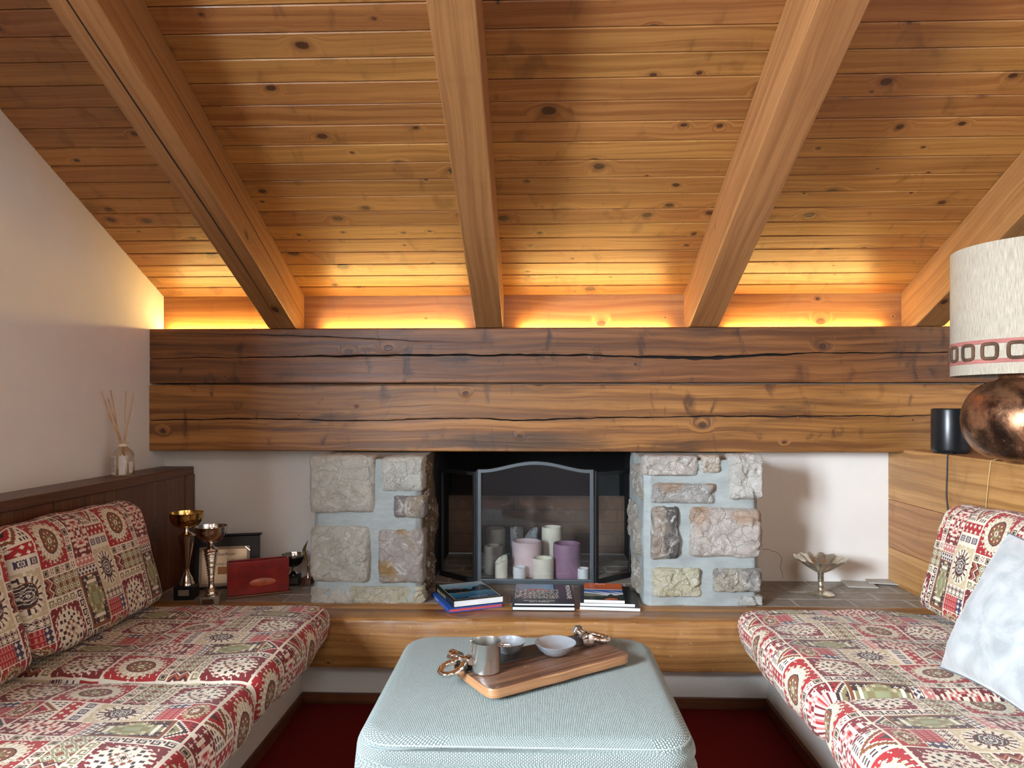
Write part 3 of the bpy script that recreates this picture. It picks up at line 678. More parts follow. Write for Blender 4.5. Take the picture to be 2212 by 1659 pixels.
# ---------------------------------------------------------------- rafters
RD = .219
for i, (xa, xb, lab) in enumerate(((-1.186, -1.063, 'long split pine rafter on the left, nearest the white wall'), (-.262, -.141, 'pine rafter in the middle of the ceiling, with one big round knot'),
                               (.676, .803, 'pine rafter over the right stone pillar, with a dark oval knot'), (1.645, 1.77, 'pine rafter at far right, running down behind the lampshade'))):
    m = MB(); yb = 3.058; ya = YR+.02
    e = .004
    prof = [(YW-.014, zc(YW-.014)-.001), (YW-.014, 1.4885), (yb, 1.4885), (ya, zc(ya)-RD), (ya, zc(ya)-.001)]
    bid = random.random()*10
    n = len(m.v)
    # slightly chamfered solid with grain along the slope
    ln = lambda p: math.hypot(p[0]-YW, p[1]-ZF)
    for x in (xa, xb): m.v += [(x, p[0], p[1]) for p in prof]
    k = len(prof)
    def UV(p): return ((YW-p[0])*hyp, (p[1]-zc(p[0])))
    m.face([n+j for j in range(k)], [UV(prof[j]) for j in range(k)], 0, bid)
    m.face([n+k+j for j in range(k)][::-1], [UV(prof[j]) for j in range(k)][::-1], 0, bid+.37)
    for j in range(k):
        j2 = (j+1) % k; a, c = prof[j], prof[j2]
        m.face([n+j2, n+j, n+k+j, n+k+j2], [((YW-c[0])*hyp, xa), ((YW-a[0])*hyp, xa), ((YW-a[0])*hyp, xb), ((YW-c[0])*hyp, xb)], 0, bid+.71)
    ro = m.build('rafter', M_raft, bevel=.004)
    bmx = bmesh.new(); bmx.from_mesh(ro.data); bmesh.ops.recalc_face_normals(bmx, faces=bmx.faces); bmx.to_mesh(ro.data); bmx.free()
    tag(ro, lab, 'rafter', 'pine rafters under the sloping ceiling')
    if i in (0,):   # the drying splits along the left rafter
        cm = MB()
        pts = [(xa+.06+.008*math.sin(t*3), t) for t in np.linspace(1.3, 3.0, 30)]
        cm.tube([(x_, t, zc(t)-RD-.0004) for x_, t in pts], [.0004+.0016*math.sin(PI*j/29) for j in range(30)], 5)
        cm.tube([(xb+.0004, t, zc(t)-RD*(.52+.06*math.sin(t*2))) for t in np.linspace(1.7, 3.16, 30)], [.0003+.0013*math.sin(PI*j/29) for j in range(30)], 5)
        cm.build('drying_split', M_crack, ro)

# ---------------------------------------------------------------- the big two-log mantel beam
def beam_log(m, x0, x1, z0, z1, yf, cracks, bid):
    """front face as a grid with real grooves; cracks: [(z function, halfwidth function, depth)]"""
    nx = 420; xs = np.linspace(x0, x1, nx+1)
    rows = []
    r = .006
    rows.append((lambda x: z0+.0005, lambda x: .04)); rows.append((lambda x: z0, lambda x: r)); rows.append((lambda x: z0+.002, lambda x: .0015)); rows.append((lambda x: z0+r, lambda x: 0))
    for zf, hw, dp in cracks:
        rows.append((lambda x, zf=zf, hw=hw: zf(x)-hw(x)-.006, lambda x: 0))
        rows.append((lambda x, zf=zf, hw=hw: zf(x)-hw(x), lambda x, hw=hw: .0006))
        rows.append((lambda x, zf=zf, hw=hw: zf(x)-hw(x)*.3, lambda x, hw=hw, dp=dp: dp*min(1, hw(x)/.003)))
        rows.append((lambda x, zf=zf, hw=hw: zf(x)+hw(x)*.3, lambda x, hw=hw, dp=dp: dp*min(1, hw(x)/.003)))
        rows.append((lambda x, zf=zf, hw=hw: zf(x)+hw(x), lambda x, hw=hw: .0006))
        rows.append((lambda x, zf=zf, hw=hw: zf(x)+hw(x)+.006, lambda x: 0))
    rows.append((lambda x: z1-r, lambda x: 0)); rows.append((lambda x: z1-.002, lambda x: .0015)); rows.append((lambda x: z1, lambda x: r)); rows.append((lambda x: z1-.0005, lambda x: .04))
    n = len(m.v); R = len(rows)
    for zf, df in rows:
        for x in xs:
            und = .0015*noise.noise(Vector((x*2.2, zf(x)*8, bid)))
            m.v.append((x, yf+df(x)+und, zf(x)))
    for j in range(R-1):
        crackrow = (j-4) % 6 in (1, 2, 3) and 4 <= j < 4+6*len(cracks)
        for i in range(nx):
            a = n+j*(nx+1)+i; q = [a, a+1, a+nx+2, a+nx+1]
            m.face(q, [(m.v[k][0], m.v[k][2]) for k in q], 1 if crackrow else 0, bid)
    m.box(x0, x1, yf+.038, YW-.001, z0+.001, z1-.001, 0, 0, bid)
def nz1(x, f, s): return noise.noise(Vector((x*f, s, .5)))
def crackfn(pts, amp, seed): # photo pixels -> z
    X = [P(a, c, Y=YB).x for a, c in pts]; Z = [P(a, c, Y=YB).z for a, c in pts]
    return lambda x: float(np.interp(x, X, Z))+amp*nz1(x, 9, seed)+amp*.5*nz1(x, 31, seed+3)
def hwfn(pts, seed):
    X = [P(a, 800, Y=YB).x for a, c in pts]; H = [c for a, c in pts]
    return lambda x: max(.00025, float(np.interp(x, X, H))*(1+.5*nz1(x, 22, seed)))
bx1 = XR
t = thing('mantel_beam', 'huge dark mantel beam of two stacked logs with long cracks across the back wall', 'beam', (0, 0, 0))
m = MB(); zs = P(1100, 829, Y=YB).z
beam_log(m, XL, bx1, zs+.003, 1.4875, YB, [(crackfn([(300, 776), (560, 771), (900, 767), (1300, 768), (1500, 774), (1640, 768), (1760, 762), (2060, 762)], .0035, 1), hwfn([(300, .0012), (560, .002), (700, .004), (1000, .0055), (1290, .004), (1330, .0025), (1500, .0085), (1620, .006), (1750, .0025), (2060, .002), (2300, .001)], 2), .03),
                                            (crackfn([(300, 718), (400, 719), (700, 727), (900, 737), (1400, 744), (2060, 744)], .003, 7), hwfn([(300, .0003), (450, .0008), (700, .0024), (900, .0012), (980, .0002), (2060, .0002)], 8), .015)], 2.3)
m.build('upper_log', [M_beam, M_crack], t)
m = MB()
beam_log(m, XL, bx1, P(1100, 975.5, Y=YB).z, zs-.0035, YB-.004, [(crackfn([(300, 908), (560, 905), (800, 909), (1000, 903), (1120, 908), (1300, 902), (1600, 899), (2060, 898)], .004, 4), hwfn([(300, .0022), (700, .0028), (1000, .0025), (1200, .0035), (1400, .0025), (1600, .0035), (1900, .0022), (2100, .0015)], 5), .02)], 6.1)
m.build('lower_log', [M_beam, M_crack], t)
# LED strips lying on the beam behind its front edge
for xa, xb, lab in ((-1.70, -1.23, 'warm LED strip on top of the beam beside the white wall'), (-.97, -.33, 'warm LED strip on the beam between left and middle rafters'), (-.06, .60, 'warm LED strip on the beam between middle and right rafters'), (.87, 1.56, 'warm LED strip on the beam left of the lampshade rafter'), (1.80, 2.7, 'warm LED strip on the beam behind the lampshade')):
    m = MB(); m.box(xa, xb, 3.146, 3.156, 1.489, 1.495); o = m.build('led_strip', M_led); tag(o, lab, 'light', 'LED strips hidden on the beam')

# ---------------------------------------------------------------- stone pillars
def tinted(o, tints):
    a = o.data.attributes.new('tint', 'FLOAT_COLOR', 'POINT'); a.data.foreach_set('color', np.array([list(c)+[1] for c in tints], dtype=np.float32).ravel())
def stone_lump(V, Fq, T, c, w, h, tint, seed, M, depth=.028, back=.06, tint2=None):
    """irregular split-face block, centre c in the face plane (u right, v up, n out), M maps (u,v,n) to the world"""
    nu, nr = 110, 34; n0 = len(V); sd = seed*13.7
    def sq(a, k=.2):
        ca, sa = math.cos(a), math.sin(a); p = 12.0
        return 1/((abs(ca)**p+abs(sa)**p)**(1/p))
    for j in range(nr+3):
        for i in range(nu):
            a = 2*PI*i/nu; r0 = sq(a); ca, sa = math.cos(a)*r0, math.sin(a)*r0
            irr = 1.03+.075*noise.noise(Vector((ca*1.3+sd, sa*1.3, 1)))+.04*noise.noise(Vector((ca*5+sd, sa*5, 2)))+.022*noise.noise(Vector((ca*17+sd, sa*17, 4)))
            fr = min(1, j/nr); rr = fr*irr
            u, v = ca*rr*w/2, sa*rr*h/2
            prof = (1-fr**12)
            nn = depth*prof+.016*noise.noise(Vector((u*7+sd, v*7, 3)))*min(1, (1-fr)*5+.2)
            rn = noise.noise(Vector((u*28+sd, v*28, 5))); r2 = abs(noise.noise(Vector((u*16+sd, v*11, 9))))
            nn += (.009*rn-.018*max(0, .22-r2)*2+.005*noise.noise(Vector((u*60, v*60, sd)))+.002*noise.noise(Vector((u*130, v*130, sd))))*(1 if fr < .97 else .4)
            if j > nr: nn = -back*(j-nr)/2; u *= 1.0; v *= 1.0
            V.append(tuple(M @ Vector((c[0]+u, c[1]+v, nn))))
            tt = tint
            if tint2 is not None:
                k = max(0, min(1, .5+4*(noise.noise(Vector((u*9+sd, v*9, 11)))-tint2[1])))
                tt = [x*(1-k)+y*k for x, y in zip(tint, tint2[0])]
            T.append(tt)
    for j in range(nr+2):
        for i in range(nu):
            a = n0+j*nu+i; b_ = n0+j*nu+(i+1) % nu
            Fq.append((a, b_, b_+nu, a+nu))
def mesh_obj(name, V, Fq, mat, parent, T, smooth=True):
    me = bpy.data.meshes.new(name); me.from_pydata(V, [], Fq); me.materials.append(mat)
    if smooth: me.polygons.foreach_set('use_smooth', [True]*len(me.polygons))
    me.update(); bmx = bmesh.new(); bmx.from_mesh(me); bmesh.ops.recalc_face_normals(bmx, faces=bmx.faces); bmx.to_mesh(me); bmx.free()
    o = bpy.data.objects.new(name, me); col.objects.link(o); tinted(o, T)
    if parent: o.parent = parent
    return o
def pillar_core(V, Fq, T, x0, x1, y0, y1, z0, z1, tintf, ztop=None):
    """rounded mortar block, front and sides as one dense wrapped sheet plus a top"""
    per = []
    r = .02
    def add(p, q, k):
        for i in range(k): per.append((p[0]+(q[0]-p[0])*i/k, p[1]+(q[1]-p[1])*i/k))
    add((x0, y1), (x0, y0+r), 26); add((x0, y0+r), (x0+r, y0), 5); add((x0+r, y0), (x1-r, y0), 40); add((x1-r, y0), (x1, y0+r), 5); add((x1, y0+r), (x1, y1), 26); per.append((x1, y1))
    nv = 50; n0 = len(V); cx = (x0+x1)/2; n = len(per)
    for j in range(nv+9):
        f = min(1, j/nv); z = z0+(z1-z0)*f; k = max(0, j-nv)
        for (x, y) in per:
            und = .012*noise.noise(Vector((x*5, y*5+z*5, z*4)))+.005*noise.noise(Vector((x*16, z*16, y*16)))
            dx = -1 if x < cx else 1
            sx = 1 if (y > y0+r) else 0
            xx, yy = x+(und*dx if sx else 0), y-(und if not sx else 0)
            if k:  # the top slopes back to the beam
                g = k/8; yy = yy+(y1-yy)*g; z2 = z1+.012*math.sin(g*PI/2); V.append((xx, yy, z2))
            else: V.append((xx, yy, z))
            T.append(tintf(x, y, z))
    for j in range(nv+8):
        for i in range(n-1):
            a = n0+j*n+i; Fq.append((a, a+1, a+n+1, a+n))
MORT = (.33, .365, .36)
SOOTY = (.13, .085, .05)
def px_stone(px0, py0, px1, py1, Yp):
    a, c = P(px0, py1, Y=Yp), P(px1, py0, Y=Yp); return ((a.x+c.x)/2, (a.z+c.z)/2), c.x-a.x, c.z-a.z
YP = 2.79
Mf = Matrix(((1, 0, 0, 0), (0, 0, -1, YP), (0, 1, 0, 0), (0, 0, 0, 1)))
ZT = .925
def pillar(label, x0, x1, stones, inner, itint, seedo):
    t = thing('stone_pillar', label, 'pillar', (0, 0, 0), group='rubble stone pillars of the fireplace')
    V, Fq, T = [], [], []
    def tf(x, y, z):
        inside = (x > x1-.001) if inner == 'r' else (x < x0+.001)
        return itint if inside and y > YP+.02 else MORT
    pillar_core(V, Fq, T, x0, x1, YP, YW-.003, LEDGE+.001, ZT, tf)
    mesh_obj('mortar', V, Fq, M_mortar, t, T)
    V, Fq, T = [], [], []
    for i, (a, b_, c, d, tint, dep) in enumerate(stones):
        ce, w, h = px_stone(a, b_, c, d, YP-.02); t2 = None
        if isinstance(tint[0], tuple): tint, t2 = tint[0], (tint[1], tint[2])
        stone_lump(V, Fq, T, ce, w, h, tint, seedo+i, Mf, dep, .07, t2)
    # stones showing on the inner flank
    xi = x1 if inner == 'r' else x0; sg = 1 if inner == 'r' else -1
    Mi = Matrix(((0, 0, sg, xi), (1, 0, 0, 0), (0, 1, 0, 0), (0, 0, 0, 1)))
    for k, (yc, zc_, w, h) in enumerate(((2.93, .83, .17, .14), (3.08, .64, .19, .17), (2.92, .60, .13, .15), (2.98, .43, .2, .13))):
        stone_lump(V, Fq, T, (yc, zc_), w, h, [x*1.5 for x in itint] if inner == 'r' else (.46, .42, .35), seedo+40+k, Mi, .016, .05)
    mesh_obj('facing_stones', V, Fq, M_stone, t, T)
GREY = (.74, .70, .61); PINK = (.76, .68, .62); YEL = (.76, .71, .54); COOL = (.66, .65, .60)
pillar('rubble stone pillar left of the fireplace beside the trophies', P(676, 1200, Y=YP).x, P(908, 1200, Y=YP).x,
       [(669, 986, 806, 1108, GREY, .032), (824, 988, 913, 1062, ((.78, .78, .70), (.55, .52, .46), .2), .028), (850, 1072, 915, 1120, ((.52, .44, .35), (.30, .27, .26), .0), .022),
        (668, 1140, 796, 1258, GREY, .03), (816, 1145, 912, 1260, ((.55, .49, .45), (.50, .33, .15), .22), .028), (669, 1272, 760, 1306, GREY, .014), (756, 1270, 912, 1306, YEL, .014)],
       'r', SOOTY, 1)
pillar('rubble stone pillar right of the fireplace beside the white niche', P(1392, 1200, Y=YP).x, P(1640, 1200, Y=YP).x,
       [(1393, 986, 1508, 1028, ((.66, .61, .56), (.72, .66, .58), .0), .02), (1519, 985, 1558, 1022, (.70, .61, .50), .014), (1578, 985, 1650, 1078, (.74, .71, .65), .03),
        (1412, 1046, 1546, 1088, ((.55, .53, .50), (.55, .43, .34), .2), .022), (1408, 1098, 1468, 1208, ((.16, .15, .14), (.55, .47, .40), .12), .024),
        (1494, 1100, 1646, 1204, (PINK, (.60, .42, .30), .22), .034), (1412, 1230, 1516, 1290, ((.80, .76, .56), (.76, .71, .52), 0), .024), (1542, 1230, 1648, 1280, ((.56, .51, .42), (.42, .40, .37), .1), .028),
        (1596, 1291, 1650, 1310, COOL, .012)],
       'l', (.30, .33, .32), 60)

# ---------------------------------------------------------------- hearth bench: timber, plinth, tiles, firebox
YE = 2.58; XB0, XB1 = -.895, .875
t = thing('hearth_bench', 'long low hearth bench with worn timber edge across the room', 'bench', (0, 0, 0))
m = MB(); m.box(XL+.002, XR-.002, YE+.07, YW-.002, .0, .30, 0); m.build('plinth', M_kick, t)
# worn timber with rounded arris and small undulation
m = MB(); tx0, tx1 = -1.58, 1.59
prof = [(YE+.20, .301), (YE+.005, .16), (YE, .165), (YE, .330), (YE+.003, .340), (YE+.010, .346), (YE+.02, .3475), (YE+.125, .3475), (YE+.128, .3455), (YE+.132, .3475), (YE+.205, .3475)]
prof = [(YE+.205, .158), (YE+.012, .158), (YE+.003, .162), (YE, .172)]+prof[3:]
arc = [0]
for a, c in zip(prof, prof[1:]): arc.append(arc[-1]+math.dist(a, c))
nn = 260
def tf_(u, v):
    k = round(v*(len(prof)-1)); y, z = prof[k]; x = tx0+(tx1-tx0)*u
    w = noise.noise(Vector((x*3, k*.3, 1)))*.0022+noise.noise(Vector((x*22, k*.7, 4)))*.0012
    if k in (4, 5, 6): w *= 2
    return (x, y+(w if k < 7 else 0), z-(abs(w) if k >= 4 and k < 8 else 0))
m.grid(tf_, nn, len(prof)-1, uvfn=lambda u, v: (u*(tx1-tx0), arc[round(v*(len(prof)-1))]), b=1.7)
m.build('timber_edge', M_ledge, t, smooth=35)
m = MB(); m.box(XB0+.0, XB1, YE+.058, YE+.069, 0, .042, 0); m.build('baseboard', M_dark, t, bevel=.002)
m = MB(); m.box(XL+.002, XR-.01, YE+.206, YW+.55, .301, .3445, 0); m.build('grout_bed', M_tiles_g, t)
m = MB(); row = 0; y = YE+.208; rng = random.Random(5)
while y < YW+.5:
    y2 = min(y+.108, YW+.5); x = XL+.01-(row % 2)*.115+row*.02
    while x < XR-.3:
        a, c = max(x, XL+.003), min(x+.228, XR-.02)
        if c-a > .02:
            m.box(a+.003, c-.003, y+.003, y2-.003, .3435, LEDGE+rng.uniform(-.0006, .0004), 0, 0, rng.random()*9)
        x += .2305
    y += .1105; row += 1
m.build('tiles', M_tile, t, bevel=.0015, bseg=1)
# firebox: sooty brick chamber behind the opening
fb = thing('firebox', 'dark sooty brick firebox behind the glass screen', 'fireplace', (0, 0, 0))
m = MB(); m.box(-.52, .52, 3.72, 3.78, .35, 1.15); m.build('back_panel', M_fire, fb)
m = MB(); m.box(-.52, -.462, YW+.002, 3.72, .35, 1.15); m.box(.478, .52, YW+.002, 3.72, .35, 1.15); m.box(-.52, .52, YW+.101, 3.78, 1.1, 1.15); m.build('side_walls', M_black, fb)

# ---------------------------------------------------------------- built-in benches left and right
XPL, XPR = -1.585, 1.595
t = thing('corner_bench', 'built-in bench base with dark wood back along the left white wall', 'bench', (0, 0, 0))
y0b = .9
m = MB(); m.box(XL+.002, XB0-.002, y0b, YE-.002, 0, .235, 1); m.box(XL+.002, XB0-.002, YE-.002, YE+.069, 0, .156, 1); m.build('plinth', M_kick, t)
m = MB(); m.box(XPL+.001, -.80, y0b, YE-.001, .236, .262, 1); m.build('seat_board', M_dark, t, bevel=.004)
m = MB(); m.box(XB0-.001, XB0+.010, y0b, YE+.057, 0, .042, 1); m.build('baseboard', M_dark, t, bevel=.002)
m = MB(); yy = y0b; rng = random.Random(11)
ws = [.17]*14
y = YW-.004; k = 0
while y > y0b:
    w = .085 if k == 0 else .172; ya = max(y-w, y0b)
    m.box(XPL-.02, XPL+(.004 if k == 0 else rng.uniform(-.0006, .0006)), ya+.0015, y-.0015, .3475, .826, 2, 0, rng.random()*9); y = ya; k += 1
m.build('back_planks', M_dark, t, bevel=.002)
m = MB(); m.box(XL+.001, XPL+.012, y0b, YW-.03, .8265, .863, 1); m.build('shelf_cap', M_dark, t, bevel=.005)
t = thing('corner_bench', 'built-in bench base with honey pine back and shelf on the right', 'bench', (0, 0, 0))
m = MB(); m.box(XB1+.002, XR-.002, y0b, YE-.002, 0, .235, 1); m.box(XB1+.002, XR-.002, YE-.002, YE+.069, 0, .156, 1); m.build('plinth', M_kick, t)
m = MB(); m.box(.80, XPR-.001, y0b, YE-.001, .236, .262, 1); m.build('seat_board', M_dark, t, bevel=.004)
m = MB(); m.box(XB1-.010, XB1+.001, y0b, YE+.057, 0, .042, 1); m.build('baseboard', M_dark, t, bevel=.002)
m = MB(); z = .3475
for w in (.16, .215, .2315):
    m.box(XPR, XPR+.03, y0b, YW-.002, z+.0008, z+w-.0008, 1, 0, rng.random()*9); z += w
m.build('back_planks', M_panel, t, bevel=.0015)
m = MB(); m.box(XPR+.0005, XR-.003, y0b, YB-.03, .935, .9545, 1); m.build('shelf_cap', M_panel, t, bevel=.003)

# ---------------------------------------------------------------- cushions
SG, BG = 'kilim seat cushions', 'kilim back cushions'
def seat(label, sg, y0, y1, off, seed, puff=.012):
    xf = -.745 if sg < 0 else .722; xb = sg*1.57
    z0, z1 = .2655, .402
    if sg < 0: prof = [(xb, z1-.004), (xf, z1), (xf-.018, z0), (xb, z0)]
    else: prof = [(xb, z1-.004), (xf, z1), (xf+.018, z0), (xb, z0)]
    return cushion('seat_cushion', label, SG, prof, [.03, .068, .05, .02], (0, 2), y0, y1, off, seed, .05, puff, flipu=sg > 0)
def back(label, sg, y0, y1, off, seed):
    # bottom front, top front, top back, bottom back
    prof = [(sg*1.372, .425), (sg*1.468, .775), (sg*1.562, .80), (sg*1.566, .425)]
    return cushion('back_cushion', label, BG, prof, [.05, .085, .06, .03], (0, 2), y0, y1, off, seed, .045, .012, flipv=True, flipu=sg > 0)
seat('far left kilim seat cushion reaching the hearth bench', -1, 1.86, 2.572, (43, 11), 1)
seat('near left kilim seat cushion, lit by daylight', -1, 1.16, 1.852, (125, 11), 2, .02)
seat('far right kilim seat cushion reaching the tiled hearth', 1, 1.82, 2.572, (18, 11), 3)
seat('near right kilim seat cushion below the white pillow', 1, 1.16, 1.812, (65, 11), 4, .02)
back('far left kilim back cushion against the dark wood panel', -1, 1.90, 2.56, (8, 165), 5)
back('near left kilim back cushion cut by the photo edge', -1, 1.22, 1.885, (60, 165), 6)
back('right kilim back cushion with the white pillow leaning on it', 1, 1.90, 2.56, (122, 165), 7)
back('near right kilim back cushion behind the white pillow', 1, 1.22, 1.885, (30, 165), 8)

# white velvet pillow: two puffed faces meeting at a seam
def pillow():
    A = P(2018, 1437, Y=1.95); Bc = Vector((1.135, 1.545, .432)); A = Vector((1.125, 1.95, .43))
    up = Vector((.165, -.02, .36)); C = Bc+up; D = A+up
    n = (Bc-A).cross(up).normalized()
    if n.x > 0: n = -n
    m = MB(); N = 60
    def fn(sgn):
        def f(u, v):
            x, y = u*2-1, v*2-1
            pin = 1+.05*(abs(x)**3)*(abs(y)**3)-.045*((1-x*x)*abs(y)**3+(1-y*y)*abs(x)**3)
            p = A+(Bc-A)*(.5+x*pin/2)+up*(.5+y*pin/2)
            th = .068*((1-x**4)*(1-y**4))**.55
            q = p+n*sgn*th
            wr = .005*noise.noise(Vector((x*1.6+sgn, y*1.6, 2)))+.003*noise.noise(Vector((x*5, y*5+abs(x), 7)))
            wr += .004*math.sin(8*(x+y)+3*noise.noise(Vector((x*2, y*2, 1))))*max(0, abs(x*y)-.15)
            return q+n*sgn*wr*min(1, (1-abs(x))*8, (1-abs(y))*8)
        return f
    m.grid(fn(1), N, N); m.grid(fn(-1), N, N, flip=True)
    o = m.build('throw_pillow', M_velvet, smooth=180); tag(o, 'white velvet throw pillow leaning on the right kilim back cushion', 'pillow')
    e = MB(); pts = []
    f = fn(0)
    for k in range(80):
        s = k/20; i = int(s); q = s-i
        u, v = ((q, 0), (1, q), (1-q, 1), (0, 1-q))[i]; pts.append(f(u, v))
    e.tube(pts, .0028, 6, closed=True); e.build('piping', simple('grey_piping', (.12, .13, .14), .8), o)
pillow()

# ---------------------------------------------------------------- ottoman
def rr_ring(x0, x1, y0, y1, r, n=16):
    pts = []
    for cx_, cy_, a0 in ((x1-r, y1-r, 0), (x0+r, y1-r, PI/2), (x0+r, y0+r, PI), (x1-r, y0+r, 1.5*PI)):
        for k in range(n): a = a0+PI/2*k/(n-1); pts.append((cx_+r*math.cos(a), cy_+r*math.sin(a)))
        # straight run subdivided to the next corner
    out = []
    for i, p in enumerate(pts):
        q = pts[(i+1) % len(pts)]; out.append(p); d = math.dist(p, q)
        if d > .03:
            k = int(d/.02)
            for j in range(1, k): out.append((p[0]+(q[0]-p[0])*j/k, p[1]+(q[1]-p[1])*j/k))
    return out
def ottoman():
    t = thing('ottoman', 'mint woven square ottoman in the middle carrying the wooden tray', 'ottoman', (-.02, 1.80, 0))
    x0, x1, y0, y1 = -.375, .372, -.345, .350; zt = .44
    m = MB(); base = rr_ring(x0, x1, y0, y1, .085)
    def ring(ins, z, bulge=0):
        r = []
        for (x, y) in rr_ring(x0+ins-bulge, x1-ins+bulge, y0+ins-bulge, y1-ins+bulge, max(.012, .085-ins*.6)): r.append((x, y, z))
        return r
    N = len(base)
    def rs(r): # resample to N points
        if len(r) == N: return r
        P_ = np.array(r+[r[0]]); d = np.r_[0, np.cumsum(np.linalg.norm(np.diff(P_, axis=0), axis=1))]
        s = np.linspace(0, d[-1], N, endpoint=False); return [(np.interp(q, d, P_[:, 0]), np.interp(q, d, P_[:, 1]), r[0][2]) for q in s]
    prof = [(0.0, .06, 0)]+[(0, .06+(zt-.045-.06)*k/12, .010*math.sin(PI*k/12)) for k in range(1, 13)]
    prof += [(.045*(1-math.cos(a)), zt-.045+.045*math.sin(a), 0) for a in np.linspace(.12, PI/2, 9)]
    prof += [(.045+k*.02, zt+.004*math.sin(min(1, k/8)*PI/2), 0) for k in range(1, 16)]
    rings = [rs(ring(*q)) for q in prof]
    arc = 0; vs_ = []
    for i, r in enumerate(rings):
        if i: arc += math.hypot(prof[i][0]-prof[i-1][0]-prof[i][2]+prof[i-1][2], prof[i][1]-prof[i-1][1])
        vs_.append(arc); m.v += r
    itop = 12+7
    seg = [0]
    for a, c in zip(base, base[1:]+base[:1]): seg.append(seg[-1]+math.dist(a, c))
    for j in range(len(rings)-1):
        for i in range(N):
            i2 = (i+1) % N; q = [j*N+i, j*N+i2, (j+1)*N+i2, (j+1)*N+i]
            if j >= itop: uv = [(m.v[k][0], m.v[k][1]) for k in q]
            else: uv = [(seg[i], vs_[j]), (seg[i+1], vs_[j]), (seg[i+1], vs_[j+1]), (seg[i], vs_[j+1])]
            m.face(q, uv)
    j = len(rings)-1; m.face([j*N+i for i in range(N)], [(m.v[j*N+i][0], m.v[j*N+i][1]) for i in range(N)])
    m.build('upholstery', M_weave, t, smooth=60)
    s = MB(); r = rs(ring(.012, zt-.0155)); s.tube(r, .0014, 6, closed=True); s.build('seam', simple('seam_thread', (.34, .39, .37), .9), t)
    for sx in (-1, 1):
        for sy in (-1, 1):
            f = MB(); f.lathe([(.001, 0), (.02, 0), (.026, .0605), (.001, .0605)], (sx*.3, sy*.28, 0), 20); f.build('foot', M_dark, t, smooth=40)
    return t
ottoman(); OT = .4443

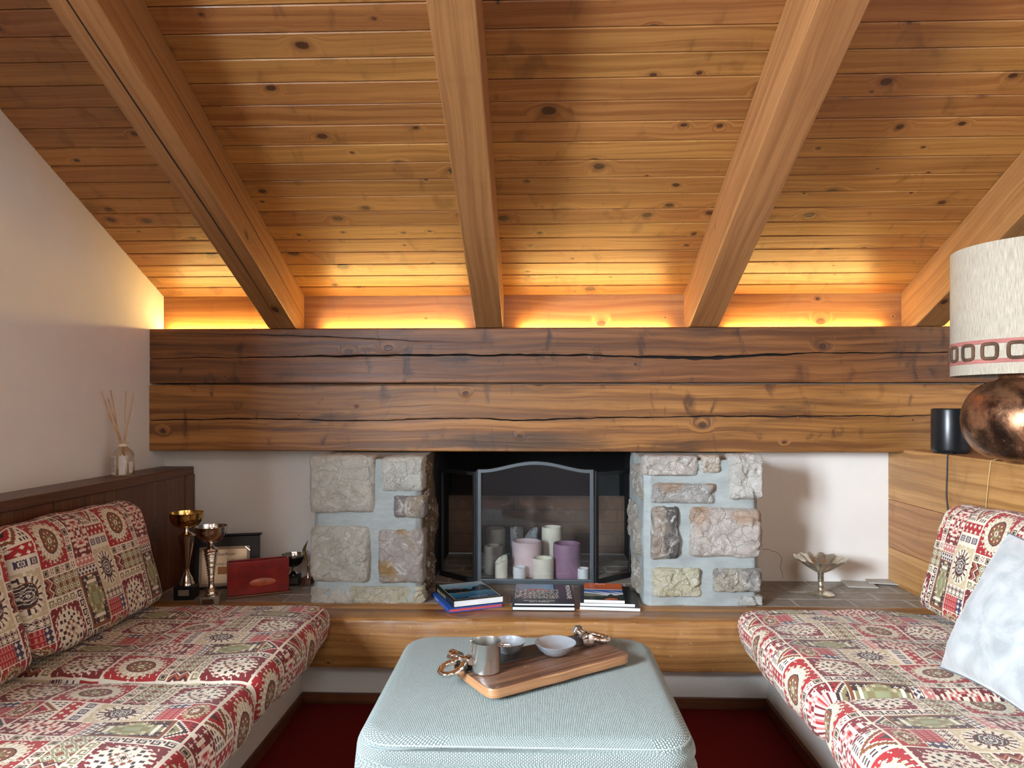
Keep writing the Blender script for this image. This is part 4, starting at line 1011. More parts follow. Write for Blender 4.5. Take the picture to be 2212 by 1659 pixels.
# ---------------------------------------------------------------- tray with shackle handles
def tray():
    C = Vector((.020, 1.838, OT)); ang = math.radians(34.7)
    t = thing('serving_tray', 'rustic reclaimed wood board tray with shackle handles on the ottoman', 'tray', C, ang)
    L, Wd = .440, .208; z0, z1 = .0085, .034
    m = MB(); out = rr_ring(-L/2, L/2, -Wd/2, Wd/2, .022, 6)
    # uneven outline, slightly wavy like a sawn old plank
    out = [(x+.003*noise.noise(Vector((x*9, y*9, 1))), y+.004*noise.noise(Vector((x*11, y*5, 3)))) for x, y in out]
    n = len(out); zs = [(z0, .004), (z0+.003, 0), (z1-.004, 0), (z1-.001, .0015), (z1, .004)]
    rings = []
    for z, ins in zs:
        for (x, y) in out: m.v.append((x*(1-ins/(L/2)), y*(1-ins/(Wd/2)), z+(.0012*noise.noise(Vector((x*14, y*30, 2))) if z > .03 else 0)))
    for j in range(len(zs)-1):
        for i in range(n):
            i2 = (i+1) % n; q = [j*n+i, j*n+i2, (j+1)*n+i2, (j+1)*n+i]
            ed = j < 3
            m.face(q, [(m.v[k][0]+m.v[k][1]*.2, m.v[k][2]*1.0) for k in q] if ed else [(m.v[k][0], m.v[k][1]) for k in q], 1 if ed else 0, 3.1 if ed else 5.2)
    m.face([(len(zs)-1)*n+i for i in range(n)], [(m.v[(len(zs)-1)*n+i][0], m.v[(len(zs)-1)*n+i][1]) for i in range(n)], 0, 5.2)
    m.face([i for i in range(n)][::-1], [(m.v[i][0], m.v[i][1]) for i in range(n)][::-1], 0, 5.2)
    m.build('board', [M_tray, M_traye], t, smooth=35)
    s = MB(); s.box(-L/2+.006, L/2-.006, Wd/2-.082, Wd/2-.012, z1-.0005, z1+.0022, 0); s.build('dark_strip', wood('charred_strip', (.07, .055, .045), (.02, .016, .014), along=2, across=120, fig=.4, rough=.45, kdens=0, worn=.15), t, bevel=.001)
    for sx in (-1, 1):
        for sy in (-1, 1):
            f = MB(); f.lathe([(.001, 0), (.008, 0), (.008, z0+.0005), (.001, z0+.0005)], (sx*.17, sy*.07, 0), 14); f.build('foot', M_matb, t)
    def shackle(cx_, cy_, rz, flop, label):
        """bow shackle: thick round bow hanging over the tray end, pin across, domed nuts"""
        M = Matrix.Translation(Vector((cx_, cy_, z1+.0205))) @ Matrix.Rotation(rz, 4, 'Z') @ Matrix.Rotation(flop, 4, 'Y') @ Matrix.Scale(1.3, 4)
        pts = []
        for k in range(33):
            a = -2.45+4.9*k/32; rx, ry = .024, .0195
            pts.append((-.034-rx*math.cos(a), ry*math.sin(a)))
        pts = [(0, pts[0][1]*.9), (-.010, pts[0][1]*.95)]+pts+[(-.010, pts[-1][1]*.95), (0, pts[-1][1]*.9)]
        bo = MB(); bo.tube([M @ Vector((x, y, 0)) for x, y in pts], .0078, 14); o = bo.build('shackle', M_chrome, t, smooth=60)
        if label: o['label'] = label
        e = MB()
        e.tube([M @ Vector((0, -.032, 0)), M @ Vector((0, .032, 0))], .0082, 16)
        for sy in (-1, 1): # eyes of the bow
            e.tube([M @ Vector((0, sy*.0105, 0)), M @ Vector((0, sy*.0195, 0))], .0155, 20)
        e.build('pin', M_chrome, o, smooth=40)
        h = MB(); h.tube([M @ Vector((0, -.036, 0)), M @ Vector((0, -.035, 0)), M @ Vector((0, -.024, 0)), M @ Vector((0, -.0225, 0))], [.0135, .0165, .0165, .0145], 6); h.build('hex_nut', M_chrome, o, smooth=25)
        h = MB(); h.tube([M @ Vector((0, .0225, 0)), M @ Vector((0, .024, 0)), M @ Vector((0, .034, 0)), M @ Vector((0, .0355, 0))], [.0145, .0165, .0165, .0125], 24); h.build('pin_head', M_chrome, o, smooth=35)
    shackle(-.206, .056, .30, -.22, 'left chrome bow shackle handle')
    shackle(.166, .036, PI-.30, -.22, 'right chrome bow shackle handle')
tray(); TT = OT+.0345
def steel_cup():
    p = P(1050, 1449, Z=TT)
    t = thing('steel_mug', 'small brushed steel cup standing on the wooden tray', 'cup', (p.x, p.y, TT), -.2)
    r, h = .0365, .076; m = MB()
    m.lathe([(.001, 0), (r-.003, 0), (r, .003), (r, h-.001), (r+.0006, h), (r-.0008, h), (r-.0012, h-.002), (r-.0012, .003), (.001, .0022)], (0, 0, 0), 64); m.build('body', M_steel, t, smooth=40)
    g = MB(); g.tube([(r-.001, -.004, h-.010), (r+.022, -.004, h-.009), (r+.027, -.002, h-.009), (r+.027, .006, h-.009), (r+.022, .008, h-.009), (r-.001, .008, h-.010)], .0012, 8); g.build('wire_handle', M_chrome, t, smooth=40)
    g = MB(); g.tube([(-r+.002, .0, h-.002), (-r-.004, 0, h-.004), (-r-.006, 0, h-.003)], .0015, 8); g.build('lip', M_steel, t, smooth=40)
steel_cup()
def dish(px, py, r, label):
    p = P(px, py, Z=TT); m = MB()
    m.lathe([(.001, 0), (r*.52, 0), (r*.56, .002), (r*.80, .012), (r*.98, .0275), (r, .030), (r*.985, .0305), (r*.955, .0285), (r*.76, .0145), (r*.5, .0052), (.001, .0045)], (0, 0, 0), 72)
    o = m.build('small_bowl', M_dish, smooth=50, loc=(p.x, p.y, TT+.0022)); tag(o, label, 'bowl', 'small silver grey bowls on the tray')
dish(1200, 1413, .0555, 'shallow silver grey bowl at the right end of the tray')
dish(1099, 1410, .0445, 'shallow pale bowl half behind the steel cup on the tray')

# ---------------------------------------------------------------- books on the hearth bench
def book(label, o, ang, w, d, h, cover, page, z0=None, spine='left', soft=False, cols=None):
    """lies flat. o = front-left bottom corner, w along the front, d deep, h thick"""
    t = thing('book', label, 'book', (o[0], o[1], o[2]), ang, 'books lying on the hearth bench')
    c = .0008 if soft else .0025; e = .0002 if soft else .003
    m = MB(); m.box(0, w, 0, d, 0, c); m.box(0, w, 0, d, h-c, h)
    if spine == 'left': m.box(0, c, 0, d, c, h-c)
    elif spine == 'right': m.box(w-c, w, 0, d, c, h-c)
    else: m.box(0, w, d-c, d, c, h-c)
    m.build('cover', cover, t, bevel=.0006, bseg=1)
    p = MB(); x0, x1 = (c, w-e) if spine == 'left' else (e, w-c) if spine == 'right' else (e, w-e)
    p.box(x0, x1, e, d-(e if spine != 'back' else c), c+.0001, h-c-.0001); p.build('pages', page, t)
    return t
def blend(a, b_, k): k = np.clip(k, 0, 1)[..., None]; return np.array(a)*(1-k)+np.array(b_)*k
def lake(x, y):
    """mountain lake at dusk inside a gold line"""
    sky = blend((.08, .24, .36), (.32, .50, .58), (y-.6)/.3)
    ridge = .62+.05*np.sin(x*9)+.03*np.sin(x*31)+.08*(x > .6)*np.sin((x-.6)*7)
    shore = .42+.015*np.sin(x*25)
    c = np.where((y > ridge)[..., None], sky, np.array((.008, .014, .016)))
    c = np.where(((y < shore))[..., None], blend((.01, .04, .10), (.05, .22, .34), (y-.05)/.38), c)
    c = np.where(((abs(y-.64) < .025) & (x < .42) & (x > .15))[..., None], np.array((.28, .09, .08)), c)
    c = np.where(((abs(y-.40) < .02) & (x < .5) & (x > .22))[..., None], np.array((.22, .09, .06)), c)
    t = (abs(y-.86) < .05) & (np.sin(x*90+4*np.sin(y*70)) > .35) & (x > .1) & (x < .93); c = np.where(t[..., None], np.array((.42, .38, .46)), c)
    t = (abs(y-.12) < .022) & (np.sin(x*160) > -.2) & (x > .35) & (x < .75); c = np.where(t[..., None], np.array((.3, .4, .5)), c)
    b_ = (np.abs(x-.5) > .455) | (np.abs(y-.5) > .465); c = np.where(b_[..., None], np.array((.012, .02, .022)), c)
    g = b_ & (np.abs(x-.5) < .472) & (np.abs(y-.5) < .48); return np.where(g[..., None], np.array((.45, .33, .2)), c)
def peaks(x, y):
    """pale rock and snow forms mirrored over a dark ground, a blue sky behind"""
    X = abs(x-.42); f = np.sin(y*42+9*X+4*np.sin(X*13)+2.5*np.sin(x*37+y*19)+1.7*np.sin(x*71-y*33)); d = y-(.33+.22*np.sin(X*9+.4))
    c = np.where(((y > .70) & (x < .77))[..., None], blend((.12, .17, .25), (.10, .30, .58), x/.8+.15*np.sin(y*40)), np.array((.03, .035, .045)))
    mm = (y > .22) & (y < .70) & (f > -.05) & (x < .86); c = np.where(mm[..., None], blend((.22, .22, .20), (.68, .66, .62), f*.7+.3*np.sin(x*70)), c)
    rd = (y > .22) & (y < .74) & (abs(np.sin(X*11+.5)) < .16) & (np.sin(y*23) > .3) & (x < .82); c = np.where(rd[..., None], np.array((.45, .05, .07)), c)
    cap = ((x-.43)**2/.035+(y-.64)**2/.010 < 1) & ((x-.43)**2/.025+(y-.60)**2/.008 > 1); c = np.where(cap[..., None], np.array((.55, .10, .12)), c)
    return np.where((x > .87)[..., None], np.array((.012, .012, .018)), c)
def orange(x, y):
    c = np.where((y > .60)[..., None], np.array((.70, .14, .035)), blend((.85, .9, .95), (.03, .13, .42), (y-.33)/.16+.3*np.sin(x*14+y*40)))
    hl = .30+.06*np.sin(x*6+1)+.10*np.exp(-((x-.68)/.06)**2); c = np.where((y < hl)[..., None], np.array((.03, .045, .035)), c)
    c = np.where(((y < hl-.03) & (y > .2) & (x < .5))[..., None], np.array((.25, .25, .16)), c)
    c = np.where((((x-.68)/.17)**2+((y)/.12)**2 < 1)[..., None], np.array((.55, .13, .07)), c)
    return np.where(((abs(y-.60) < .018))[..., None], np.array((.75, .75, .75)), c)
def text(s, parent, loc, size, mat, rot=(0, 0, 0), ext=.0001, sx=1.0, align='LEFT'):
    cu = bpy.data.curves.new('lettering', 'FONT'); cu.body = s; cu.size = size; cu.extrude = ext; cu.align_x = align; cu.materials.append(mat)
    tmp = bpy.data.objects.new('tmp', cu); me = bpy.data.meshes.new_from_object(tmp); bpy.data.objects.remove(tmp); bpy.data.curves.remove(cu)
    o = bpy.data.objects.new('lettering', me); col.objects.link(o); o.parent = parent; o.location = loc; o.rotation_euler = rot; o.scale = (sx, 1, 1); return o
aA = math.atan2(.083, .193)
b1 = book('thin royal blue book with red page edges, bottom of the left stack', (-.330, 2.655, LEDGE+.001), aA, .222, .262, .015, M_blue, M_redpage)
text('DOLOMITI', b1, (-.0004, .20, .0045), .008, M_wtxt, (PI/2, 0, -PI/2), sx=1.3)
b2 = book('thick dark green book with lake cover, top of the left stack', (-.3137, 2.669, LEDGE+.0165), aA, .208, .262, .0268, M_greenc, M_page)
print_grid('cover_picture', b2, (.004, .003, .0270), (1, 0, 0), (0, 1, 0), .201, .256, 110, 130, lake)
text('DOLOMITI', b2, (-.0004, .235, .006), .017, M_gilt, (PI/2, 0, -PI/2), sx=1.6)
b3 = book('white-paged dark book, bottom of the middle stack', (-.088, 2.695, LEDGE+.001), .0, .245, .288, .0165, M_bcover, M_page, spine='back')
b4 = book('mountain picture book with vertical white title, top of the middle stack', (-.082, 2.700, LEDGE+.0182), .0, .238, .285, .0115, M_bcover, M_page, spine='right')
print_grid('cover_picture', b4, (.002, .002, .0117), (1, 0, 0), (0, 1, 0), .205, .281, 110, 130, peaks)
text('MONTAGNE', b4, (.212, .272, .0118), .027, M_wtxt, (0, 0, -PI/2), sx=1.35)
text('Escursioni ad alta quota', b4, (.10, .030, .0119), .0115, M_wtxt, (0, 0, 0), align='CENTER', sx=1.1); text('ALPI E PREALPI', b4, (.10, .014, .0119), .011, M_wtxt, (0, 0, 0), align='CENTER', sx=1.1)
b5 = book('white-paged dark book, bottom of the right stack', (.176, 2.715, LEDGE+.001), -.075, .232, .262, .013, M_bcover, M_page, spine='back', soft=True)
b6 = book('dark softcover book sticking out right, middle of the right stack', (.178, 2.722, LEDGE+.0143), -.055, .212, .262, .012, M_bcover, M_page, spine='right', soft=True)
b7 = book('softcover book with orange title band, top of the right stack', (.192, 2.722, LEDGE+.0266), -.07, .158, .255, .013, M_bcover, M_page, spine='left', soft=True)
print_grid('cover_picture', b7, (.001, .001, .0132), (1, 0, 0), (0, 1, 0), .156, .253, 100, 120, orange)
text('Art', b7, (.045, .233, .0134), .026, M_wtxt, sx=1.2); text("Escursioni d'Inverno", b7, (.012, .172, .0134), .019, M_ink, sx=.9)

# ---------------------------------------------------------------- fire screen
ZL = LEDGE+.0008
def panel(parent, Wp, H, arch, name, fm=M_frame):
    """flat panel in local XZ starting at x=0; returns the part"""
    fw = .017; N = 40
    def top(x, ins=0): return H+arch*(math.sin(PI*min(1, max(0, (x-Wp*.06)/(Wp*.88)))))**1.6-ins
    fr = MB()
    outer = [(0, 0), (Wp, 0)]+[(Wp*(1-k/N), top(Wp*(1-k/N))) for k in range(N+1)]
    inner = [(fw, fw*1.35), (Wp-fw, fw*1.35)]+[(fw+(Wp-2*fw)*(1-k/N), top(fw+(Wp-2*fw)*(1-k/N), fw*1.0)) for k in range(N+1)]
    n = len(outer)
    for yy in (-.007, .007):
        for q in (outer, inner): fr.v += [(x, yy, z) for x, z in q]
    for i in range(n):
        i2 = (i+1) % n
        uv = [(0, 0)]*4
        fr.face([i, i2, n+i2, n+i], uv); fr.face([2*n+i, 3*n+i, 3*n+i2, 2*n+i2], uv); fr.face([i, 2*n+i, 2*n+i2, i2], uv); fr.face([n+i, n+i2, 3*n+i2, 3*n+i], uv)
    f = fr.build('frame', fm, parent, bevel=.0025)
    def sheet(nm, yy, mat):
        s = MB(); K = len(inner); s.v = [(x, yy, z) for x, z in inner]; s.face(list(range(K)), [(x, z) for x, z in inner]); return s.build(nm, mat, f)
    sheet('glass_pane', -.002, M_glass)
    return f, sheet
hL, hR = (-.255, 3.093), (.262, 3.093)
t = thing('fire_screen', 'arched black glass and mesh fire screen in front of the candles', 'fire screen', (hL[0], hL[1], ZL), 0)
W0 = hR[0]-hL[0]
f, sh = panel(t, W0, .512, .036, 'centre'); sh('wire_mesh', .004, M_mesh)
f['label'] = 'wide arched centre panel frame'
def side(px, ang, Wp, lab):
    h = bpy.data.objects.new('side_panel', None); col.objects.link(h); h.parent = t; h.location = (px, .0, 0); h.rotation_euler = (0, 0, ang); h.empty_display_size = .03; h['label'] = lab
    fr, sh = panel(h, Wp, .50, .0, 'side', M_matb); fr.parent = h
    for g in list(fr.children): g.parent = h
    k = MB(); k.lathe([(.001, .01), (.005, .01), (.005, .505), (.001, .505)], (0, -.004, 0), 10); k.build('hinge_post', M_matb, h)
side(W0+.006, math.atan2(.155, .185), .236, 'right side panel folded back towards the wall')
side(-.006, PI-math.atan2(.155, .185), .236, 'left side panel folded back towards the wall')

# ---------------------------------------------------------------- candles behind the screen
def candle(px, pyb, wpx, pyt, colr, label, kind='flat', mat=None):
    b_ = P(px, pyb, Z=ZL); r = wpx/F*b_.y/2; h = (pyb-pyt)/F*b_.y-.0; h = CAMZ-(pyt-HY)/F*b_.y-ZL
    seed = px*.37
    def rm(rr, z, a):
        f = z/h
        if kind == 'slant' and f > .6: z = z-h*.22*(f-.6)/.4*(1-math.cos(a-.6))*.5*1.6
        if kind == 'melt' and f > .75: z = z+.006*noise.noise(Vector((math.cos(a)*2+seed, math.sin(a)*2, 1)))*(f-.75)*4
        return (rr*(1+.012*noise.noise(Vector((math.cos(a)*2, math.sin(a)*2, z*30+seed)))), z)
    rim = r*.10; dp = .012 if kind != 'deep' else .03
    prof = [(.0008, 0), (r*.97, 0), (r, .002)]+[(r, h*k/8) for k in range(1, 8)]+[(r*.985, h*.985), (r*.95, h), (r*.86, h-.001), (r*.78, h-dp*.6), (r*.6, h-dp), (.0008, h-dp)]
    m = MB(); m.lathe(prof, (0, 0, 0), 48, rmod=rm)
    t = m.build('candle', mat or M_wax[colr], smooth=50, loc=(b_.x, b_.y, ZL)); tag(t, label, 'candle', 'pillar candles behind the fire screen')
    w = MB(); w.tube([(0, 0, h-dp-.001), (.001, 0, h-dp+.006), (.003, .001, h-dp+.012)], .0009, 6); w.build('wick', M_wick, t)
candle(1083, 1250, 27, 1200, 'ivory', 'narrow ivory candle with melted top, front left behind the screen', 'slant')
candle(1122, 1251, 27, 1224, 'white', 'short white candle in front of the pink one', 'melt')
candle(1138, 1240, 64, 1168, 'pink', 'wide pale pink pillar candle', 'deep')
candle(1173, 1251, 46, 1204, 'ivory', 'short cream candle between the pink and purple ones', 'deep')
candle(1192, 1229, 44, 1137, 'ivory', 'tall cream candle behind the purple one', 'deep')
candle(1225, 1246, 60, 1172, 'purple', 'thick purple pillar candle', 'deep')
candle(1260, 1252, 24, 1226, 'white', 'short white candle at the right of the purple one', 'melt')
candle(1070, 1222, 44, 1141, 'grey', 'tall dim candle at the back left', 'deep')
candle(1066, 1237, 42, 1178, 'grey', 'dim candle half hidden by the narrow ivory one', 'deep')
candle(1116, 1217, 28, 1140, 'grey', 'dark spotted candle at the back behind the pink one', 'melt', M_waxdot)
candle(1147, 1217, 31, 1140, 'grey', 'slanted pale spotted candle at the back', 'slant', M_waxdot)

# ---------------------------------------------------------------- trophies, plaque and red holder on the left tiles
def trophy_tall():
    p = P(403, 1292, Z=LEDGE)
    t = thing('trophy', 'tallest trophy with a gold bowl on a silver fluted stem', 'trophy', (p.x, p.y, LEDGE+.001), .15, 'trophies on the left hearth tiles')
    b_ = MB(); b_.box(-.040, .040, -.036, .036, 0, .055); b_.build('base', M_base, t, bevel=.003)
    q = MB(); q.box(-.021, .021, -.0368, -.0362, .018, .042); q.build('name_plate', M_plate, t)
    s = MB(); s.lathe([(.001, .0552), (.031, .0552), (.031, .060), (.027, .066), (.022, .085), (.012, .105), (.009, .112), (.012, .116), (.009, .120)], (0, 0, 0), 40); s.build('foot', M_silver, t, smooth=40)
    def flute(r, z, a): return (r*(1+.07*abs(math.sin(a*5))-.03), z)
    s = MB(); s.lathe([(.009, .120), (.011, .135), (.017, .175), (.024, .215), (.031, .250), (.033, .258), (.022, .268), (.010, .274), (.008, .284), (.013, .290)], (0, 0, 0), 60, rmod=flute); s.build('stem', M_silver, t, smooth=35)
    s = MB(); s.lathe([(.012, .290), (.03, .293), (.048, .302), (.060, .318), (.065, .338), (.0655, .352), (.067, .354), (.0645, .354), (.062, .336), (.055, .318), (.04, .304), (.001, .296)], (0, 0, 0), 64); s.build('bowl', M_gold, t, smooth=50)
def trophy_ribbed():
    p = P(456, 1303, Z=LEDGE)
    t = thing('trophy', 'silver trophy with ribbed stem and leaning engraved bowl on marble base', 'trophy', (p.x, p.y, LEDGE+.001), .25, 'trophies on the left hearth tiles')
    b_ = MB(); b_.box(-.036, .036, -.034, .034, 0, .032); b_.build('base', M_stoneb, t, bevel=.002)
    q = MB(); q.box(-.028, .016, -.0348, -.0342, .004, .024); q.build('name_plate', simple('bronze_plate', (.12, .05, .03), .4, .6), t)
    s = MB(); s.lathe([(.001, .0322), (.027, .0322), (.027, .038), (.020, .044), (.024, .049), (.014, .062), (.011, .075), (.0105, .09)], (0, 0, 0), 40); s.build('foot', M_silver, t, smooth=40)
    pr = []
    for k in range(56):
        f = k/55; pr.append((.011+.0155*f**1.3+.0022*math.sin(f*PI*2*12), .09+.115*f))
    pr += [(.026, .207), (.029, .213), (.026, .22), (.014, .226), (.009, .236), (.012, .243)]
    s = MB(); s.lathe(pr, (0, 0, 0), 36); s.build('stem', M_silver, t, smooth=40)
    def tw(r, z, a): return (r*(1+.018*math.sin(3*a+z*140)), z)
    s = MB(); s.lathe([(.012, .243), (.022, .245), (.040, .256), (.053, .273), (.060, .292), (.062, .308), (.0635, .310), (.0605, .310), (.057, .290), (.048, .270), (.034, .256), (.001, .249)], (0, 0, 0), 64, rmod=tw); s.build('bowl', M_silver, t, smooth=50)
def trophy_small():
    p = P(633, 1262, Z=LEDGE)
    t = thing('trophy', 'small black and silver cup trophy behind the red holder', 'trophy', (p.x, p.y, LEDGE+.001), .2, 'trophies on the left hearth tiles')
    b_ = MB(); b_.box(-.033, .033, -.030, .030, 0, .042); b_.build('base', M_base, t, bevel=.002)
    q = MB(); q.box(-.024, .024, -.0308, -.0302, .008, .034); q.build('name_plate', simple('dim_plate', (.10, .09, .08), .4, .6), t)
    s = MB(); s.lathe([(.001, .0422), (.024, .0422), (.025, .048), (.016, .055), (.007, .062), (.007, .074), (.012, .078)], (0, 0, 0), 32); s.build('stem', M_silver, t, smooth=40)
    s = MB(); s.lathe([(.010, .078), (.026, .083), (.040, .096), (.047, .114), (.0485, .124)], (0, 0, 0), 48); s.build('bowl', M_base, t, smooth=50)
    s = MB(); s.lathe([(.0485, .124), (.050, .131), (.0505, .134), (.0475, .134), (.045, .120), (.035, .100), (.001, .090)], (0, 0, 0), 48); s.build('rim', M_silver, t, smooth=50)
def trophy_wing():
    p = P(664, 1262, Z=LEDGE)
    t = thing('trophy', 'little figure trophy with a gilt leaf beside the stone pillar', 'trophy', (p.x, p.y, LEDGE+.001), 0, 'trophies on the left hearth tiles')
    b_ = MB(); b_.box(-.021, .021, -.02, .02, 0, .030); b_.build('base', simple('brown_marble', (.12, .05, .03), .3, vary=.4), t, bevel=.002)
    s = MB(); s.lathe([(.001, .0302), (.011, .0302), (.009, .036), (.004, .048), (.0055, .062), (.003, .072), (.006, .082), (.004, .09), (.001, .092)], (.004, 0, 0), 20); s.build('figure', metal('rose_metal', (.7, .38, .26), .2), t, smooth=50)
    def leaf(u, v):
        a = v; w = .014*math.sin(PI*min(1, a*1.02))**.8; x = -.022*math.sin(PI*a)*.9-.004*a; z = .088+.105*a
        return (x+.006+(u-.5)*w*1.2, -.003+(u-.5)**2*.02, z)
    s = MB(); s.grid(leaf, 8, 24); o = s.build('leaf', metal('leaf_gilt', (.42, .28, .12), .3), t, smooth=60); mo = o.modifiers.new('thick', 'SOLIDIFY'); mo.thickness = .0018
    g = MB(); pts = [(.006-.020*math.sin(PI*k/14), -.006, .090+.062*k/14) for k in range(15)]; g.tube(pts, .0012, 6); g.build('hoop', M_silver, t, smooth=40)
trophy_tall(); trophy_ribbed(); trophy_small(); trophy_wing()
def plaque():
    p = P(488, 1272, Z=LEDGE); ang = math.radians(14)
    t = thing('award_plaque', 'black-cased award plaque with engraved plate standing behind the trophies', 'plaque', (p.x, p.y, LEDGE+.001), ang)
    tilt = math.radians(-9)
    R_ = Matrix.Rotation(tilt, 4, 'X')
    W, H = .27, .225
    m = MB(); m.box(-W/2, W/2, 0, .022, 0, H, 0, M=R_); m.box(-W/2-.008, W/2+.008, -.01, .026, H+.0002, H+.010, 0, M=R_); m.build('case', M_base, t, bevel=.003)
    g = MB(); a0, a1, z0, z1 = -.112, .095, .012, .180; 
    g.box(a0, a1, -.003, -.0002, z0, z1, 0, M=R_); g.build('mount', simple('brown_mount', (.34, .24, .16), .4, .3), t)
    q = MB(); q.box(a0+.012, a1-.012, -.0045, -.0031, z0+.012, z1-.012, 0, M=R_); q.build('engraved_plate', simple('champagne_plate', (.62, .47, .32), .30, .55), t)
    mo = MB(); mo.box(-.035, .025, -.0052, -.0046, .062, .094, 0, M=R_); mo.build('emblem', simple('orange_emblem', (.65, .27, .06), .4), t)
    for x_, s1 in ((a0, 1), (a1, -1)):
        c = MB(); 
        c.tube([R_ @ Vector((x_+.001, -.005, z1-.020)), R_ @ Vector((x_+s1*.018, -.005, z1-.003))], .0018, 8); c.build('corner_clip', M_chrome, t)
    rot = (PI/2+tilt, 0, 0)
    for s, x_, z_, sz in (('Classificato', -.006, .142, .0185), ('Trofeo', .020, .118, .0125), ('IL SOGNO di STEFANO', -.002, .101, .0135)):
        v = R_ @ Vector((x_, -.0048, z_)); text(s, t, v, sz, M_ink, rot, align='CENTER')
plaque()
def red_holder():
    a, c = P(489, 1296, Z=LEDGE), P(630, 1281, Z=LEDGE); ang = math.atan2(c.y-a.y, c.x-a.x); L = math.hypot(c.x-a.x, c.y-a.y)
    t = thing('napkin_holder', 'dark red box holder with a russet oval on its front', 'holder', (a.x, a.y, LEDGE+.001), ang)
    m = MB(); m.box(0, L, 0, .062, 0, .009); m.build('base_plate', M_dark, t, bevel=.003)
    x0, x1, y0, y1, h, w = .004, L-.010, .005, .057, .148, .006
    m = MB()
    o = [(x0, y0), (x1, y0), (x1, y1), (x0, y1)]; i_ = [(x0+w, y0+w), (x1-w, y0+w), (x1-w, y1-w), (x0+w, y1-w)]
    m.v = [(x, y, .0095) for x, y in o]+[(x, y, h) for x, y in o]+[(x, y, h) for x, y in i_]+[(x, y, .02) for x, y in i_]
    for k in range(4):
        k2 = (k+1) % 4; uv = [(0, 0)]*4
        m.face([k, k2, 4+k2, 4+k], uv); m.face([4+k, 4+k2, 8+k2, 8+k], uv); m.face([8+k, 8+k2, 12+k2, 12+k], uv)
    m.face([12, 13, 14, 15], [(0, 0)]*4); m.face([3, 2, 1, 0], [(0, 0)]*4)
    m.build('box', M_redwax, t, bevel=.002)
    cx_, cz = L*.55, .058
    e = MB()
    def ov(u, v):
        a = u*2*PI; r = v; return (cx_+.052*r*math.cos(a)*(1-.06*math.sin(a)), y0-.0006-.0045*(1-r*r), cz+.016*r*math.sin(a))
    e.grid(ov, 40, 8, closed_u=True); e.build('oval_badge', M_oval, t, smooth=60)
red_holder()

# ---------------------------------------------------------------- reed diffuser on the left shelf cap
def diffuser():
    p = P(250, 1033, X=-1.655); 
    y = 2.74; x = -1.655; z = .8635
    t = thing('reed_diffuser', 'glass reed diffuser bottle with wooden sticks on the left shelf', 'diffuser', (x, y, z), 0)
    m = MB(); m.lathe([(.001, 0), (.038, 0), (.041, .004), (.041, .080), (.039, .090), (.030, .103), (.018, .112), (.0165, .118), (.0165, .129), (.0215, .130), (.0215, .133), (.0140, .133), (.0140, .116), (.028, .100), (.0365, .088), (.0385, .078), (.0385, .006), (.001, .005)], (0, 0, 0), 48)
    m.build('bottle', M_bottle, t, smooth=40)
    m = MB(); m.lathe([(.001, .0055), (.038, .0055), (.038, .03), (.001, .03)], (0, 0, 0), 40); m.build('oil', thin_glass('amber_oil', (.97, .90, .76)), t, smooth=40)
    m = MB(); m.lathe([(.0168, .117), (.0178, .117), (.0178, .1285), (.0168, .1285)], (0, 0, 0), 32); m.build('neck_band', M_cream, t)
    def patch(name, a0, a1, z0, z1, mat):
        q = MB(); q.grid(lambda u, v: ((.0415)*math.cos(a0+(a1-a0)*u), (.0415)*math.sin(a0+(a1-a0)*u), z0+(z1-z0)*v), 12, 1); q.build(name, mat, t, smooth=60)
    patch('label', math.radians(218), math.radians(266), .006, .080, M_label); patch('label', math.radians(280), math.radians(312), .006, .080, M_label); patch('label', math.radians(330), math.radians(356), .012, .056, M_label)
    q = MB()
    for k in range(9):
        zz = .070-k*.0065; w = .30 if k not in (3, 6) else .2
        for a_ in np.linspace(242-w*60, 242+w*60, 7)[:-1]:
            a1 = math.radians(a_); a2 = math.radians(a_+w*18)
            q.v += [(.0418*math.cos(a1), .0418*math.sin(a1), zz), (.0418*math.cos(a2), .0418*math.sin(a2), zz), (.0418*math.cos(a2), .0418*math.sin(a2), zz+.0022), (.0418*math.cos(a1), .0418*math.sin(a1), zz+.0022)]
            n = len(q.v); q.face([n-4, n-3, n-2, n-1], [(0, 0)]*4)
    q.build('fine_print', simple('grey_print', (.12, .10, .10), .7), t)
    tips = [(212, 850), (219, 845), (228, 844), (239, 843), (272, 845), (289, 849)]
    rng = random.Random(2)
    for k, (a, c) in enumerate(tips):
        tp = P(a, c, Y=y+rng.uniform(-.03, .03)); tl = Vector((tp.x-x, tp.y-y, tp.z-z))
        neck = Vector((.009*(1 if k > 3 else -1)*(1 if k % 2 else .5), rng.uniform(-.005, .005), .130)); bt = neck+(neck-tl)*(.118/(tl.z-.130))
        bt.x = max(-.03, min(.03, bt.x))
        r = MB(); r.tube([bt, neck, tl], .0019, 8); r.build('reed', M_reed, t, smooth=40)
diffuser()

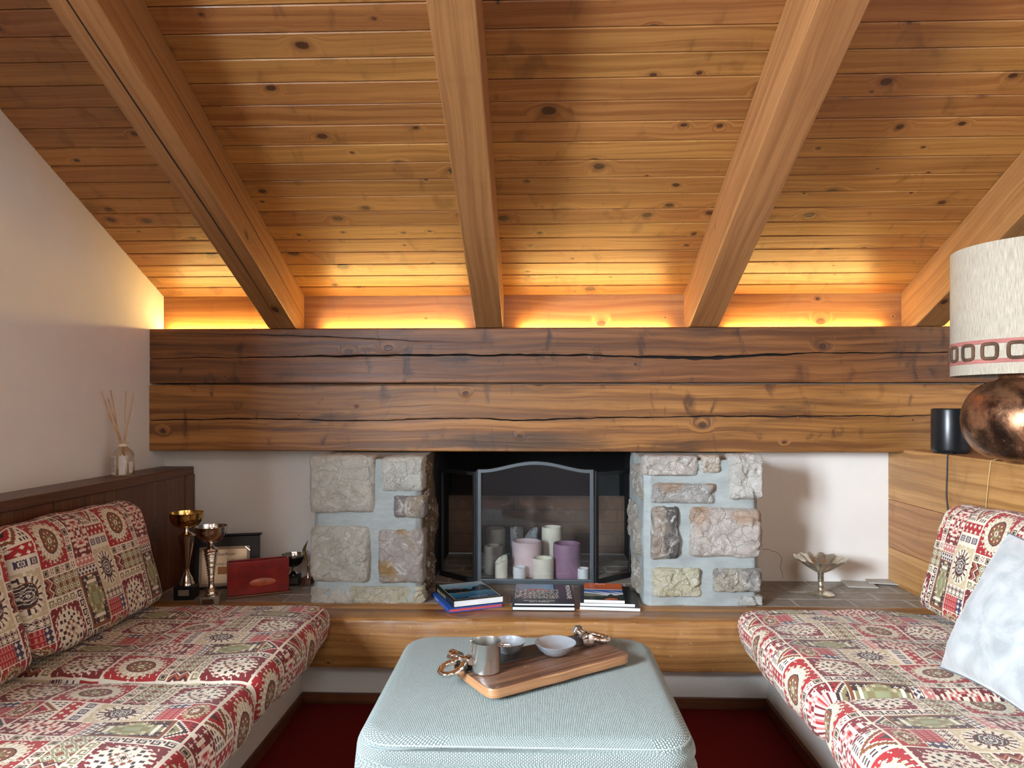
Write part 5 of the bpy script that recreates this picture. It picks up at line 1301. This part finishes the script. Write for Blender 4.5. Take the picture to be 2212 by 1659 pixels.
# ---------------------------------------------------------------- right side: compote, coasters, speaker, lamp, cords
def compote():
    p = P(1773, 1284, Z=LEDGE)
    t = thing('compote_dish', 'footed silvered glass dish with petal rim on the right tiles', 'dish', (p.x, p.y, LEDGE+.001), .1)
    m = MB(); m.lathe([(.001, 0), (.054, 0), (.0555, .003), (.052, .006), (.034, .009), (.018, .013), (.0125, .022), (.011, .035), (.0135, .040), (.011, .045), (.0125, .065), (.011, .082), (.014, .087), (.011, .091)], (0, 0, 0), 48); m.build('foot', M_mercury, t, smooth=45)
    def pet(r, z, a):
        f = max(0, (r-.02)/.085); k = abs(math.sin(a*7))
        return (r*(1+.09*f*(k-.4)), z+.006*f*f*(k-.5)+.0025*f*math.sin(a*14))
    pr = [(.011, .091), (.024, .096), (.042, .107), (.062, .121), (.083, .137), (.104, .150), (.104, .152), (.083, .1405), (.062, .125), (.042, .111), (.024, .101), (.001, .098)]
    m = MB(); m.lathe(pr, (0, 0, 0), 168, rmod=pet); m.build('petal_bowl', M_mercury, t, smooth=45)
compote()
def coaster(px, py, ang, z, label):
    p = P(px, py, Z=LEDGE); m = MB(); m.box(-.062, .062, -.052, .052, 0, .006)
    o = m.build('stone_coaster', M_card, bevel=.001, loc=(p.x, p.y, LEDGE+z)); o.rotation_euler = (0, 0, ang); tag(o, label, 'coaster', 'thin stone coasters on the tiles')
coaster(1856, 1264, -.12, .001, 'thin grey coaster lying flat, the left one under its neighbour')
coaster(1903, 1260, -.22, .0078, 'thin grey coaster on top, nearest the right bench')
def speaker():
    t = thing('smart_speaker', 'small black cylinder speaker on the right shelf under the lampshade', 'speaker', (1.662, 2.83, .955), 0)
    m = MB(); m.lathe([(.001, .004), (.064, .004), (.068, .008), (.0695, .016), (.0695, .170), (.068, .1755), (.064, .178), (.001, .1765)], (0, 0, 0), 64); m.build('body', M_plastic, t, smooth=40)
    m = MB(); m.lathe([(.001, 0), (.058, 0), (.060, .0042), (.001, .0042)], (0, 0, 0), 40); m.build('foot_ring', M_matb, t)
    c = MB(); pts = [(-.025, -.055, .006), (-.04, -.075, .004), (-.05, -.095, .0035), (-.0685, -.10, .003), (-.0725, -.10, -.01), (-.0735, -.10, -.06), (-.0735, -.095, -.16), (-.0735, -.11, -.24), (-.0735, -.12, -.36)]
    c.tube(pts, .0024, 8); c.build('cable', M_cord, t, smooth=50)
speaker()
m = MB(); m.tube([(1.64, 2.47, .960), (1.606, 2.475, .9575), (1.5915, 2.478, .95), (1.5912, 2.49, .88), (1.590, 2.50, .80), (1.589, 2.50, .70)], .0016, 8)
o = m.build('hanging_cord', M_cordt, smooth=50); tag(o, 'thin tan cord hanging over the pine panel below the lamp', 'cord')
m = MB()
for pts in ([(1.36, 2.60, .349), (1.33, 2.61, .353), (1.315, 2.60, .350), (1.30, 2.612, .350)], [(1.36, 2.60, .352), (1.335, 2.63, .362), (1.315, 2.62, .3505), (1.33, 2.59, .350)]): m.tube([Vector(p)+Vector((0, .03, .0)) for p in pts], .0022, 6)
o = m.build('cushion_tie', M_cord, smooth=50); tag(o, 'black cushion tie lying on the tiles by the right back cushion', 'cord')
def lamp():
    cx_, cy_ = 1.655, 2.35
    t = thing('table_lamp', 'large table lamp with round copper base and linen drum shade on the right shelf', 'lamp', (cx_+.004, cy_, .955), 0)
    prof = [(.001, 0), (.088, 0), (.092, .004), (.10, .010)]
    for k in range(1, 30):
        a = -PI/2+PI*k/30; prof.append((.105+.110*math.cos(a) if True else 0, .142+.132*math.sin(a)))
    prof += [(.112, .276), (.104, .281), (.104, .290), (.108, .292), (.100, .294), (.001, .294)]
    m = MB(); m.lathe(prof, (0, 0, 0), 96); m.build('base', M_copper, t, smooth=50)
    m = MB(); m.lathe([(.001, .294), (.03, .294), (.026, .305), (.012, .31), (.012, .36), (.02, .365), (.02, .43), (.001, .43)], (0, 0, 0), 24); m.build('socket', M_matb, t, smooth=40)
    R, z0, z1 = .244, .290, .709
    m = MB(); m.lathe([(R-.001, z0), (R, z0+.004), (R*.998, z1-.004), (R*.997, z1), (R*.992, z1), (R*.994, z1-.005), (R*.995, z0+.004), (R-.001, z0)], (0, 0, 0), 120)
    sh = m.build('lamp_shade', M_linen, t, smooth=50)
    uvd = sh.data.uv_layers[0].data; me = sh.data
    for pl in me.polygons:
        for li in pl.loop_indices:
            co = me.vertices[me.loops[li].vertex_index].co; a = math.atan2(co.y, co.x)
            uvd[li].uv = (a*R, co.z)
    b0, b1 = .325, .400
    m = MB(); m.lathe([(R+.0004, b0), (R+.0015, b0+.001), (R+.0015, b0+.013), (R+.0004, b0+.014)], (0, 0, 0), 120); m.lathe([(R+.0004, b1-.014), (R+.0015, b1-.013), (R+.0015, b1-.001), (R+.0004, b1)], (0, 0, 0), 120)
    m.build('rose_braid', M_pink, sh, smooth=40)
    m = MB(); n = 20
    for k in range(n):
        a0 = 2*PI*k/n+.13; pts = []
        for j in range(28):
            b_ = 2*PI*j/28; sx = math.copysign(abs(math.cos(b_))**.45, math.cos(b_)); sz = math.copysign(abs(math.sin(b_))**.45, math.sin(b_))
            a = a0+sx*.0225/R; pts.append(((R+.0012)*math.cos(a), (R+.0012)*math.sin(a), (b0+b1)/2+sz*.0235))
        m.tube(pts, .0058, 8, closed=True)
    o = m.build('square_link_braid', M_brownb, sh, smooth=50)
    s = MB()
    for k in range(3):
        a = 2*PI*k/3+.4; s.tube([(0, 0, .42), (R*.99*math.cos(a), R*.99*math.sin(a), .46)], .0018, 6)
    s.build('shade_carrier', M_matb, t)
lamp()
bpy.context.view_layer.update()
